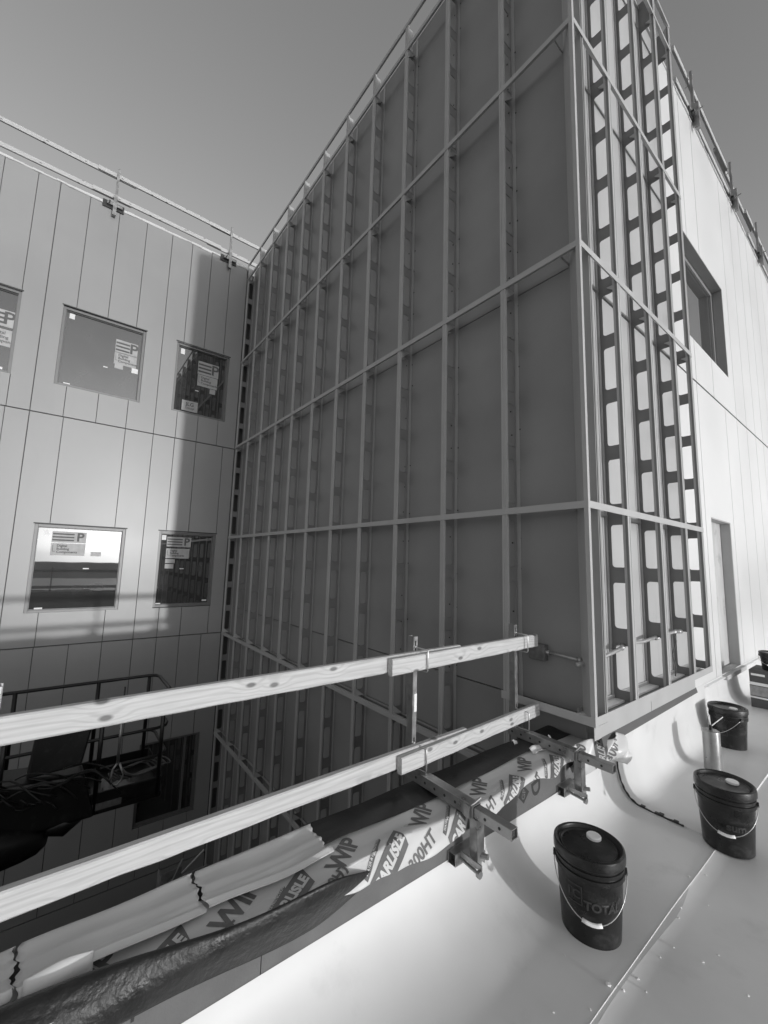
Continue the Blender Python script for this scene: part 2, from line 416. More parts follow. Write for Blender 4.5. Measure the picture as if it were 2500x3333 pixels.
# lap line bead (white) on the seam, and black sealant along the membrane lap
s = MB()
s.tube([(.522, y, fl(.52, y) + .0012 + (.006 if y >= YL else 0)) for y in ys], .0015, 6)
tag(s.build('membrane_seam', M['memb_edge'], smooth=True), 'thin raised weld seam running along the white roof past the pails', 'roof seam')
s = MB()
def lap(u, off): 
    x, z = roof_pt(u, YL + .01)
    return x, z
pts = []
for i in range(30):
    u = i / 20 if i < 21 else 1 + (i - 20) * .022
    x, z = roof_pt(u, YL + .01); wv = .0025 * math.sin(i * 1.7)
    pts.append((x + .002, YL - .003 + wv, z + .001))
s.tube(pts, [.004 + .0035 * abs(math.sin(i * .9)) * (1 if i > 8 else .5) for i in range(30)], 6)
for i in (19, 22, 23, 27):
    x, y, z = pts[i]; s.box(x - .012, x + .014, y - .004, y + .012 + .006 * (i % 3), z + .001, z + .008 + .002 * (i % 2))
tag(s.build('sealant_bead', M['sealant']), 'black sealant bead along the open membrane lap', 'sealant')

# ------------------------------------------------------------------ framed building
AX = [0.0, .699, 1.42, 2.148, 2.853, 3.56, 4.288, 5.017, 5.702, 6.427, 7.144, 7.922]
BY = [0.695, 1.405, 2.099, 2.633]
LV = {-2: -4.05, -1: -2.001, 0: .047, 1: 2.109, 2: 4.159, 3: 6.213, 4: 8.311, 5: 8.693}
D = .175
ZB, ZT = -5.0, 8.62
bldA = empty('stud_framed_building', (0, 0, 0), 0, 'tall building corner clad in pale sheet behind an open grid of metal studs', 'building')
# back sheets with open joints
def panels(mb, axis, plane, depth, a0, a1, z0, z1, cuts_lo, cuts_mid, cuts_hi, holes, gap=.012, zgap=True, sign=1):
    """rectangles in the plane (axis='x' plane x=const spanning y ; axis='y' plane y=const spanning x)"""
    al = sorted(set([a0, a1] + list(cuts_lo) + list(cuts_mid) + list(cuts_hi) + [h[0] for h in holes] + [h[1] for h in holes]))
    al = [a for a in al if a0 - 1e-6 <= a <= a1 + 1e-6]
    zl = sorted(set([z0, z1] + [h[2] for h in holes] + [h[3] for h in holes]))
    for i in range(len(zl) - 1):
        za, zb = zl[i], zl[i + 1]
        if holes and zb <= min(h[2] for h in holes) + 1e-6: cs = cuts_lo
        elif holes and za >= max(h[3] for h in holes) - 1e-6: cs = cuts_hi
        else: cs = cuts_mid
        # merge adjacent cells without a cut between
        j = 0
        while j < len(al) - 1:
            a, b = al[j], al[j + 1]
            if any(h[0] - 1e-6 <= a and b <= h[1] + 1e-6 and h[2] - 1e-6 <= za and zb <= h[3] + 1e-6 for h in holes):
                j += 1; continue
            k = j + 1
            while k < len(al) - 1 and al[k] not in cs:
                a2, b2 = al[k], al[k + 1]
                if any(h[0] - 1e-6 <= a2 and b2 <= h[1] + 1e-6 and h[2] - 1e-6 <= za and zb <= h[3] + 1e-6 for h in holes): break
                b = b2; k += 1
            aa = a + (gap / 2 if a in cs else 0); bb = b - (gap / 2 if b in cs else 0)
            z_a = za + (gap / 2 if (abs(za - z0) < 1e-6 and zgap) else 0); z_b = zb - (gap / 2 if (abs(zb - z1) < 1e-6 and zgap) else 0)
            if axis == 'x': mb.box(plane - depth * sign, plane, aa, bb, z_a, z_b)
            else: mb.box(aa, bb, plane, plane + depth, z_a, z_b)
            j = k
p = MB()
zls = [ZB, LV[-1] , LV[0], LV[2] - .0, LV[3] + 2.407]
acuts = [-(x - .035) for x in AX[1:-1]]
for za, zb, xe in ((ZB, LV[-1], -.47), (LV[-1], LV[0], -.47), (LV[0], .598, -.47), (.602, LV[2] - .03, -.002), (LV[2] - .03, ZT, -.002)):
    panels(p, 'y', D, .02, -7.98, xe, za, zb, acuts, acuts, acuts, [], gap=.008)
p.box(-.47, -.15, D, D + .02, .40, .598)
nsheet = len(p.f)
q = p; rg = random.Random(11)
for x in (-.10, -.66, -.74, -1.38, -1.47, -2.10, -2.20):
    for k in range(26):
        if rg.random() < .75: z = .7 + k * .30 + rg.uniform(-.06, .06); xx = x + rg.uniform(-.008, .008); q.tube([(xx, D - .004, z), (xx, D - .0005, z)], .0075, 8)
for k in range(26): q.tube([(-rg.uniform(.15, .6), D - .003, rg.uniform(.8, 6)) for _ in (0,)] + [], .006, 8) if False else None
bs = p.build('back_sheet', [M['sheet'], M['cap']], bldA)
for i_, f_ in enumerate(bs.data.polygons):
    if i_ >= nsheet: f_.material_index = 1
core = MB(); core.box(-7.97, -.47, D + .021, D + .4, ZB, .60); core.box(-7.97, -.21, D + .021, D + .4, .60, ZT - .02)
core.build('sheathing', M['joint'], bldA)
# side faces (x = const)
p = MB()
bc = [.09, .62, 1.33, 2.03]
for za, zb in ((.60, LV[2] - .03), (LV[2] - .03, ZT)):
    panels(p, 'x', -D - .002, .02, D + .03, 2.66, za, zb, bc, bc, bc, [], gap=.008)
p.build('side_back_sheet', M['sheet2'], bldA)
# corner sheet (dark return strip at the corner inside the A side)
p = MB(); p.box(-.172, -.006, D - .014, D - .004, .62, ZT); p.build('corner_closure', M['sheet'], bldA)

def web_with_holes(mb, plane_axis, pos, d0, d1, z0, z1, holes, h0, h1, rad=.022):
    """web plate spanning depth d0..d1 and z0..z1 with rounded slots h0..h1 (depth range)"""
    def P(d, z): return (pos, d, z) if plane_axis == 'x' else (d, pos, z)
    zc = z0
    def quad(a, b, c, d): 
        mb.add([a, b, c, d], [(0, 1, 2, 3)])
    for (ha, hb) in holes:
        quad(P(d0, zc), P(d1, zc), P(d1, ha), P(d0, ha))
        # ring around the slot
        n = 3; inner = []
        for cx, cz, a0 in ((h1 - rad, ha + rad, -90), (h1 - rad, hb - rad, 0), (h0 + rad, hb - rad, 90), (h0 + rad, ha + rad, 180)):
            for k in range(n + 1):
                a = math.radians(a0 + 90 * k / n); inner.append((cx + rad * math.cos(a), cz + rad * math.sin(a)))
        outer = []
        m = n + 1
        corners = [(d1, ha), (d1, hb), (d0, hb), (d0, ha)]
        vs = [P(*q) for q in inner] + [P(*q) for q in corners]
        b = len(mb.v); mb.v += vs; N = len(inner)
        for c in range(4):
            for k in range(n):
                mb.f.append((b + c * m + k, b + c * m + k + 1, b + N + c))
            nxt = ((c + 1) % 4)
            mb.f.append((b + c * m + n, b + nxt * m, b + N + nxt, b + N + c))
        zc = hb
    quad(P(d0, zc), P(d1, zc), P(d1, z1), P(d0, z1))
def slots(z0, z1):
    hs = []
    for l in (-2, -1, 0, 1, 2, 3):
        base = LV[l]
        top = LV[l + 1]
        n = 4; pitch = (top - base - .04) / n
        for k in range(n):
            a = base + .03 + pitch * k + .055; b = a + pitch - .12
            if a > z0 + .02 and b < z1 - .02: hs.append((a, b))
    return hs
for i, x in enumerate(AX[1:]):
    cx = -x
    if i == 10: cx = -7.90
    s = MB()
    z0 = ZB if i > 0 else ZB
    hs = slots(z0, LV[5])
    wx = cx + .004
    web_with_holes(s, 'x', wx, .012, D - .002, z0, LV[4] + .02, hs, .045, .135)
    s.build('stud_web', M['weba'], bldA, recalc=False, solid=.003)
    f = MB()
    f.box(cx - .026, cx - .010, .000, .022, z0, LV[5] - .03)
    f.box(cx - .008, cx + .008, .002, .022, z0, LV[5] - .03)
    f.box(cx + .010, cx + .026, .000, .022, z0, LV[5] - .03)
    f.box(wx, wx + .036, D - .006, D - .002, z0, ZT)
    f.box(wx, wx + .004, .022, .10, LV[4] + .02, LV[5] - .03)
    # gusset clips under every level
    for l in (-1, 0, 2, 3, 4):
        z = LV[l]; a = wx + .006
        s2 = -1 if l >= 2 else 1
        f.add([(a, .02, z + .02 * s2), (a, .13, z + .02 * s2), (a, .02, z + .11 * s2), (a + .03, .02, z + .02 * s2), (a + .03, .13, z + .02 * s2)],
              [(0, 1, 2), (0, 3, 4, 1), (3, 4, 2), (0, 2, 3)])
    f.build('stud_flange', M['stud'], bldA)
# girts on the dark side
for l in (-1, 0, 1, 2, 3, 4, 5):
    z = LV[l]; s = MB(); h = .026
    xe = .002 if l > 0 else -.47
    s.box(-7.94, xe, -.004, -.0005, z - h, z + h)
    s.box(-7.94, xe, -.0005, .035, z + h - .003, z + h)
    s.box(-7.94, xe, -.0005, .020, z - h, z - h + .003)
    if l in (-1, 0):
        s.box(-7.94, -.47, D - .04, D - .007, z - .004, z); s.box(-7.94, -.47, D - .012, D - .008, z - .03, z - .004)
    s.build('girt', M['stud'], bldA)
# corner post
s = MB(); s.box(-.028, 0, -.003, .0, .60, LV[5] - .03); s.box(-.0005, .003, -.003, .028, .60, LV[5] - .03)
s.add([(-.028, 0, .62), (-.170, D - .002, .62), (-.170, D - .002, LV[5] - .05), (-.028, 0, LV[5] - .05)], [(0, 1, 2, 3)])
s.box(-.026, -.022, .001, .03, .62, LV[5] - .05)
s.build('corner_post', M['stud'], bldA, recalc=False)
# studs on the lit side
for i, y in enumerate(BY):
    hs = [(.70, 1.05), (1.18, 1.545), (1.668, 2.02)] + [h_ for h_ in slots(.66, LV[5]) if h_[0] > 2.1]
    s = MB(); web_with_holes(s, 'y', y, -D + .004, -.020, .62, LV[5] - .03, hs, -.142, -.034, .026)
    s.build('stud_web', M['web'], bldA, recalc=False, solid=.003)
    f = MB(); f.box(-.022, -.0045, y - .027, y + .027, .605, LV[5] - .032); f.build('stud_lip', M['web'], bldA)  # flange sides take the dark web tone, painted shade
    f = MB()
    f.box(-.004, 0, y - .028, y - .010, .60, LV[5] - .03); f.box(-.004, -.002, y - .008, y + .008, .60, LV[5] - .03); f.box(-.004, 0, y + .010, y + .028, .60, LV[5] - .03)
    f.box(-D + .002, -D + .006, y - .036, y, .62, ZT)
    f.box(-.046, -.020, y - .016, y - .012, .62, LV[5] - .03)
    for l in (2, 3, 4):
        z = LV[l]; a = y - .008
        f.add([(-.02, a, z - .028), (-.09, a, z - .028), (-.02, a, z - .085), (-.02, a - .02, z - .028), (-.09, a - .02, z - .028)], [(0, 1, 2), (0, 3, 4, 1), (3, 4, 2), (0, 2, 3)])
    f.build('stud_flange', M['stud'], bldA)
for l in (1, 2, 3, 4, 5):
    z = LV[l]; s = MB(); h = .026 if l < 4 else .022
    s.box(.0005, .004, .001, 2.665, z - h, z + h)
    s.box(-.035, .0005, .001, 2.665, z + h - .003, z + h)
    s.box(-D + .002, -D + .008, .04, 2.66, z - .02, z)
    s.build('girt', M['stud'], bldA)
# sills
s = MB()
s.box(-.74, .004, -.006, -.001, .600, .660); s.box(-.74, .004, -.001, D - .01, .600, .604)
s.box(-.004, .001, .0, 2.665, .600, .660); s.box(-D + .004, -.004, .004, 2.665, .605, .609)
s.box(-D + .004, -D + .010, .1, 2.66, .609, .66)
s.build('sill_track', M['stud'], bldA)
s = MB()
for a, b in ((.0, .98), (.986, 2.10)):
    s.box(-.012, -.008, a, b, .512, .600)
s.build('skirt_flashing', M['stud'], bldA)
s = MB()
s.add([(-.008, .10, .515), (-.008, 2.12, .520), (.004, 2.12, .478), (.004, .10, .455), (-.02, .10, .515), (-.02, 2.12, .52), (-.02, 2.12, .478), (-.02, .10, .455)],
      [(0, 3, 2, 1), (0, 1, 5, 4), (3, 7, 6, 2), (1, 2, 6, 5), (0, 4, 7, 3)])
s.build('base_flashing', M['jambd'], bldA)
s = MB(); s.box(-.17, -.09, .02, 2.6, .615, .63); s.build('inner_sill', M['white'], bldA)
s = MB(); s.box(-7.97, -.02, D + .02, D + .46, ZT - .02, ZT + .012); s.box(-.6, -.155, D, 2.68, ZT - .02, ZT + .012); s.build('coping', M['stud'], bldA)

# white panel wall beyond the frame (same building)
p = MB(); XB = -.175
win = (3.36 - .05, 5.28, 4.765, 6.30)
P2 = [3.53, 4.85, 5.60, 6.28, 6.95, 7.60, 8.30, 9.0, 9.7, 10.4, 11.1, 11.8, 12.5]
up_cut = [3.53, 4.10, 4.85, 5.60, 6.28, 7.10, 7.95, 8.95, 9.7, 10.4, 11.1, 11.8, 12.5]
panels(p, 'x', XB, .03, 2.675, 14.0, 4.165, ZT, [3.53, 4.34] + P2[2:], [5.60] + P2[3:], [3.53, 4.10] + P2[2:], [win], gap=.013)
door = (3.755, 4.70, .36, 2.366)
panels(p, 'x', XB, .03, 2.675, 14.0, .36, 4.150, [3.52] + P2[1:], [3.52, 4.905] + P2[2:], [3.52, 4.905] + P2[2:], [door], gap=.013)
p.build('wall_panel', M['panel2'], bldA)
s = MB(); 
s.box(-.6, -.225, 2.66, 3.25, .3, ZT - .02); s.box(-.6, -.225, 5.30, 14, .3, ZT - .02); s.box(-.6, -.225, 3.25, 5.3, 6.36, ZT - .02); s.box(-.6, -.37, 3.25, 5.3, 4.7, 6.36); s.box(-.6, -.225, 3.25, 5.3, 2.40, 4.70)
s.box(-.6, -.225, 2.66, 3.72, .3, 4.7); s.box(-.6, -.225, 4.73, 5.3, .3, 2.4)
s.build('wall_core', M['joint'], bldA)
# window on that wall
wn_ = MB(); a, b, c, d = win
wn_.box(-.36, -.31, a - .01, a + .04, c, d); wn_.box(-.36, -.31, b - .06, b, c, d); wn_.box(-.36, -.31, a + .04, b - .06, d - .07, d); wn_.box(-.36, -.31, a + .04, b - .06, c, c + .05)
for q4 in ((b - .008, b + .004, c, d), (a, b - .008, d - .008, d + .004), (a, b - .008, c - .004, c + .006)): wn_.box(-.309, -.177, *q4)
w_ = wn_.build('window', M['reveal'], bldA, bevel=.003)
q = MB(); q.box(-.345, -.335, a + .04, b - .06, c + .05, d - .07); q.build('pane', M['glass2'], w_)
# doorway infill
dn = MB(); dn.box(-.31, -.295, 3.74, 4.72, .36, 2.37); dr = dn.build('doorway', M['door'], bldA)
q = MB(); q.box(-.294, -.18, 4.690, 4.712, .36, 2.366); q.box(-.294, -.18, 3.744, 3.756, .36, 2.366); q.box(-.294, -.18, 3.756, 4.690, 2.352, 2.372); q.build('jamb', M['jamb'], dr)
for z, fl_ in ((.75, 1), (1.02, 0), (1.3, 1), (1.58, 0), (1.84, 1), (2.08, 0)):
    me = text_mesh('A', .11, .002)
    for v in me.vertices:
        v.co.x *= 2.2
        if not fl_: v.co.y *= .45
    place(me, 'chalk_mark', M['cap'], dr, (-.2935, 4.02 if fl_ else 4.08, z), (0, 1, .1), (0, -.1, -1))
q = MB(); q.box(-.28, -.12, 3.74, 4.72, .32, .372); q.build('threshold', M['jamb'], bldA)
q = MB(); q.box(-.172, -.135, 2.67, 3.73, .345, .362); q.box(-.172, -.13, 4.72, 14, .345, .362); q.build('drip_edge', M['panel2'], bldA)
q = MB()
for k in range(60):
    y = 2.7 + k * .19; q.box(-.30, -.165 + random.uniform(0, .012), y, y + .189, ZT - random.uniform(.005, .03), ZT + random.uniform(.006, .03))
q.build('parapet_wrap', M['film'], bldA)

# conduits and boxes on the framed walls
c1 = empty('junction_box', (-.50, D, .99), 0, 'square plastered junction box on the dark sheet, conduit stub to its right', 'junction box')
q = MB(); q.box(-.07, .07, -.055, .001, -.065, .06); q.build('box_body', M['dull'], c1, bevel=.008, seg=2)
q = MB(); q.tube([(.07, -.03, .005), (.095, -.03, .004)], .018, 12); q.tube([(.095, -.03, .004), (.33, -.03, -.004)], .011, 12); q.tube([(.325, -.03, -.004), (.345, -.03, -.004)], .016, 12)
q.build('conduit', M['conduit'], c1, smooth=True)
def conduit(label, pts, cuff):
    e = empty('steel_conduit', pts[0], 0, label, 'conduit', 'conduits threaded through the studs')
    o = Vector(pts[0]); q = MB(); q.tube([Vector(p) - o for p in pts], .0145, 12); q.build('pipe', M['conduit'], e, smooth=True)
    for a, b in cuff:
        q = MB(); q.tube([Vector(a) - o, Vector(b) - o], .0195, 12); q.build('coupling', M['conduit'], e, smooth=True)
    return e
conduit('bent steel conduit with coupling in the bay nearest the corner', [(-.13, .03, .975), (-.115, .20, .975), (-.105, .30, .985), (-.09, .50, 1.012), (-.075, .66, 1.04), (-.09, .70, 1.045)], [((-.106, .28, .983), (-.1045, .315, .988)), ((-.078, .64, 1.035), (-.088, .69, 1.045))])
conduit('steel conduit crossing the middle of the second bay', [(-.12, .80, 1.035), (-.12, 1.02, 1.035), (-.10, 1.12, 1.035), (-.085, 1.30, 1.05), (-.085, 1.385, 1.055)], [((-.12, .78, 1.035), (-.12, .80, 1.035))])
conduit('short steel conduit ending in a box in the third bay', [(-.11, 1.45, 1.03), (-.105, 1.62, 1.045), (-.09, 1.82, 1.06), (-.09, 1.98, 1.055)], [((-.09, 1.84, 1.06), (-.09, 1.93, 1.06)), ((-.09, 1.98, 1.055), (-.09, 2.06, 1.05))])
q = MB(); pts = [(-.085, 1.83, 1.04)]
for k in range(1, 14): pts.append((-.085 + .012 * math.sin(k * .8), 1.83 + .03 * math.sin(k * .55), 1.04 - k * .030))
q.tube(pts, .006, 6)
tag(q.build('hanging_cable', M['rope'], smooth=True), 'grey cable hanging below the conduit in third bay', 'cable')
q = MB(); q.box(-.172, -.165, 1.80, 1.83, .86, .94); q.box(-.172, -.165, 1.815, 1.838, .93, .95)
tag(q.build('sheet_cutout', M['sealant']), 'small black slot in the back sheet below conduit', 'cutout')

# ------------------------------------------------------------------ left wall building
bldC = empty('panelled_building', (0, 0, 0), 0, 'pale building faced in tall metal panels with square windows, on the left', 'building')
XC = -7.95
W = {0: (-5.23, -3.88, 4.71, 6.245), 1: (-3.30, -1.95, 4.715, 6.24), 2: (-1.37, -.265, 4.71, 6.25), 3: (-3.30, -1.945, .625, 2.16), 4: (-1.37, -.265, .64, 2.165), 5: (-1.36, -.28, -3.42, -1.92), 6: (-5.23, -3.88, .625, 2.16)}
p = MB()
far = [-7.4, -7.0, -6.5, -6.0, -5.55]
for w, lo, hi in (((W[0]), [-3.57, -5.55, -3.89, -4.35, -4.8], None),): pass
def col(y0, y1, z0, z1, lo, mid, hi, holes):
    panels(p, 'x', XC, .03, y0, y1, z0, z1, lo, mid, hi, holes, gap=.011)
col(-3.57 + .007, -.012, 4.135, ZT, [-3.11, -2.62, -2.135, -1.65, -1.245, -.83, -.41], [-1.65], [-3.11, -2.62, -2.135, -1.65, -1.245, -.83, -.41], [(-3.30, -1.95, 4.71, 6.245), (-1.37, -.265, 4.71, 6.245)])
col(-12, -3.57 - .007, 4.135, ZT, [-3.88, -4.35, -4.8, -5.55, -6.5, -7.4], [-5.55, -7.4], [-3.89, -4.35, -4.8, -5.55, -6.5, -7.4], [W[0]])
col(-3.57 + .007, -.012, .062, 4.125, [-3.10, -2.14, -1.65, -1.245, -.83, -.29], [-1.65], [-3.10, -2.135, -1.65, -1.25, -.83, -.265], [(-3.30, -1.945, .63, 2.162), (-1.37, -.265, .63, 2.162)])
col(-12, -3.57 - .007, .062, 4.125, [-3.89, -4.8, -5.55, -7.4], [-5.55, -7.4], [-3.89, -4.8, -5.55, -7.4], [W[6]])
col(-12, -.012, -4.30, .052, [-.41, -.83, -1.245, -1.65, -2.14, -2.63, -3.11, -3.53, -4.0, -4.5, -5.0, -5.55, -6.1], [-1.65, -2.14, -2.63, -3.11, -3.53, -4.0, -4.5, -5.0, -5.55, -6.1], [-.41, -.83, -1.245, -1.65, -2.14, -2.63, -3.11, -3.53, -4.0, -4.5, -5.0, -5.55, -6.1], [W[5]])
col(-12, -.012, -5.0, -4.31, [-.41, -.83, -1.245, -1.65, -2.14, -2.63, -3.11, -3.53, -4.0], [], [], [])
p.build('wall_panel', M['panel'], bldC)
s = MB(); s.box(XC - .5, XC - .13, -12, .2, -5, ZT - .03)
s.box(XC - .13, XC - .026, -12, -5.25, -5, ZT - .02)
for a, b in ((-5.25, -3.9), (-3.32, -1.93), (-1.39, -.25)):
    pass
s.build('wall_core', M['joint'], bldC)
# ring of dark backing behind the joints (between windows)
s = MB()
def back(y0, y1, z0, z1): s.box(XC - .05, XC - .028, y0, y1, z0, z1)
for y0, y1 in ((-12, -5.25), (-3.86, -3.32), (-1.93, -1.39), (-.25, .1)): back(y0, y1, .05, ZT - .02)
for y0, y1 in ((-5.25, -3.86), (-3.32, -1.93), (-1.39, -.25)):
    back(y0, y1, 6.26, ZT - .02); back(y0, y1, 2.175, 4.70); back(y0, y1, .05, .61)
back(-12, -1.38, -5, .05); back(-.26, .1, -5, .05); back(-1.38, -.26, -1.9, .05); back(-1.38, -.26, -5, -3.44)
s.build('joint_backing', M['joint'], bldC)


def window_C(w, mull=None, head=True, k=0):
    a, b, c, d = w
    f = MB(); xo, xi = XC - .035, XC - .105
    t = .048
    f.box(xi, xo, a, a + t, c, d); f.box(xi, xo, b - t, b, c, d); f.box(xi, xo, a + t, b - t, d - t, d); f.box(xi, xo, a + t, b - t, c, c + t)
    # inner stop
    f.box(xi - .01, xo - .035, a + t, a + t + .012, c + t, d - t); f.box(xi - .01, xo - .035, b - t - .012, b - t, c + t, d - t)
    f.box(xi - .01, xo - .035, a + t + .012, b - t - .012, d - t - .012, d - t); f.box(xi - .01, xo - .035, a + t + .012, b - t - .012, c + t, c + t + .012)
    if mull: f.box(xi, xo - .01, mull - .02, mull + .02, c + t + .012, d - t - .012)
    o = f.build('window', M['frame'], bldC, bevel=.002)
    q = MB(); q.box(xi + .010, xi + .016, a + t + .001, b - t - .001, c + t + .001, d - t - .001); q.build('pane', M['glass'] if c > -1 else M['glassd'], o)
    if head:
        q = MB(); q.box(XC - .12, XC + .006, a - .02, b + .02, d + .002, d + .022); q.build('head_flashing', M['cap'], o)
    return o, xi + .0165
def sheet(win, x, y0, y1, z0, z1, m='sticker', name='sticker'):
    q = MB(); q.box(x, x + .002, y0, y1, z0, z1); return q.build(name, M[m], win)
def logo_stack(win, x, y0, z0, w, h):
    """three bars and a P, printed notice sheet"""
    sheet(win, x, y0, y0 + w, z0, z0 + h)
    xx = x + .003; q = MB()
    for k in range(3):
        zz = z0 + h * (.16 + .27 * k); q.box(xx - .0006, xx, y0 + .02 * w, y0 + w * .64, zz, zz + h * .13)
    q.build('printed_bars', M['ink'], win)
    me = text_mesh('P', h * 1.08, .006)
    place(me, 'printed_letter', M['ink'], win, (xx, y0 + w * .82, z0 + h * .5), (0, 1, 0), (0, 0, 1))
def notice(win, x, y0, z0, w, h):
    sheet(win, x, y0, y0 + w, z0, z0 + h)
    xx = x + .003
    q = MB(); q.box(xx - .0006, xx, y0 + .05 * w, y0 + .065 * w, z0 + .3 * h, z0 + .85 * h); q.box(xx - .0006, xx, y0 + .065 * w, y0 + .13 * w, z0 + .3 * h, z0 + .34 * h)
    q.build('bracket_mark', M['ink'], win)
    for k, tx in enumerate(('Digital', 'Building', 'Components')):
        me = text_mesh(tx, h * .26, .0018)
        lo = min(v.co.x for v in me.vertices)
        for v in me.vertices: v.co.x -= lo
        place(me, 'printed_text', M['ink'], win, (xx, y0 + .17 * w, z0 + h * (.78 - .25 * k)), (0, 1, 0), (0, 0, 1))
w0, gx = window_C(W[0]); logo_stack(w0, gx, -4.30, 5.55, .36, .30); notice(w0, gx, -4.28, 5.20, .34, .30); sheet(w0, gx, -4.1, -4.0, 4.78, 4.82, 'label', 'label')
w1, gx = window_C(W[1]); sheet(w1, gx, -3.20, -3.12, 6.06, 6.16, 'label', 'label'); sheet(w1, gx, -3.17, -3.07, 4.785, 4.805, 'label', 'label'); sheet(w1, gx, -2.60, -2.53, 5.29, 5.31, 'label', 'label')
logo_stack(w1, gx, -2.44, 5.66, .38, .27); notice(w1, gx, -2.44, 5.42, .38, .25); sheet(w1, gx, -2.42, -2.28, 5.33, 5.42); sheet(w1, gx, -2.13, -2.02, 5.32, 5.42, 'label', 'label')
w2, gx = window_C(W[2]); sheet(w2, gx, -1.27, -1.19, 6.04, 6.16, 'label', 'label'); logo_stack(w2, gx, -.90, 5.70, .44, .30); notice(w2, gx, -.89, 5.43, .42, .26); sheet(w2, gx, -.62, -.5, 5.31, 5.42); sheet(w2, gx, -.92, -.85, 5.29, 5.31, 'label', 'label')
sheet(w2, gx, -1.16, -.84, 4.80, 5.03); me = text_mesh('JLG', .11, .002); place(me, 'printed_text', M['ink'], w2, (gx + .003, -1.0, 4.95), (0, 1, 0), (0, 0, 1)); me = text_mesh('1350AJP', .055, .001); place(me, 'printed_text', M['ink'], w2, (gx + .003, -1.0, 4.86), (0, 1, 0), (0, 0, 1))
w3, gx = window_C(W[3]); sheet(w3, gx, -3.17, -3.09, 1.97, 2.07, 'label', 'label'); notice(w3, gx, -3.05, 1.62, .50, .22); logo_stack(w3, gx, -3.05, 1.85, .50, .20); sheet(w3, gx, -2.46, -2.30, 1.62, 1.70); sheet(w3, gx, -2.55, -2.46, 1.38, 1.40, 'label', 'label'); sheet(w3, gx, -3.17, -3.06, .685, .71, 'label', 'label')
w4, gx = window_C(W[4]); sheet(w4, gx, -1.30, -1.22, 1.99, 2.09, 'label', 'label'); logo_stack(w4, gx, -1.20, 1.86, .46, .20); notice(w4, gx, -1.20, 1.62, .44, .20); sheet(w4, gx, -1.20, -1.02, 1.52, 1.60); sheet(w4, gx, -1.20, -1.04, 1.41, 1.50); sheet(w4, gx, -.92, -.84, 1.40, 1.42, 'label', 'label'); sheet(w4, gx, -1.31, -1.22, .70, .72, 'label', 'label'); sheet(w4, gx, -.43, -.34, .73, .76, 'label', 'label')
window_C(W[5], mull=-.54, head=False); window_C(W[6])
# ragged wrap at the wall head
q = MB()
y = -12.0
while y < -.02:
    st = random.uniform(.10, .28); d = random.uniform(.0, .028)
    q.box(XC - .3, XC + .004 + random.uniform(0, .014), y, min(y + st, -.012), ZT - .012 - d, ZT + .012 + random.uniform(0, .014)); y += st
q.build('parapet_wrap', M['film'], bldC)

# ------------------------------------------------------------------ edge guard posts (each a thing)
def box_frame(mb, c, s):
    mb.box(c[0] - s[0] / 2, c[0] + s[0] / 2, c[1] - s[1] / 2, c[1] + s[1] / 2, c[2] - s[2] / 2, c[2] + s[2] / 2)
def hollow(mb, x0, x1, y0, y1, z0, z1, axis, t=.004):
    if axis == 'x':
        mb.box(x0, x1, y0, y0 + t, z0, z1); mb.box(x0, x1, y1 - t, y1, z0, z1); mb.box(x0, x1, y0 + t, y1 - t, z0, z0 + t); mb.box(x0, x1, y0 + t, y1 - t, z1 - t, z1)
    elif axis == 'z':
        mb.box(x0, x0 + t, y0, y1, z0, z1); mb.box(x1 - t, x1, y0, y1, z0, z1); mb.box(x0 + t, x1 - t, y0, y0 + t, z0, z1); mb.box(x0 + t, x1 - t, y1 - t, y1, z0, z1)
    else:
        mb.box(x0, x0 + t, y0, y1, z0, z1); mb.box(x1 - t, x1, y0, y1, z0, z1); mb.box(x0 + t, x1 - t, y0, y1, z0, z0 + t); mb.box(x0 + t, x1 - t, y0, y1, z1 - t, z1)
GP = 'clamped guard posts'
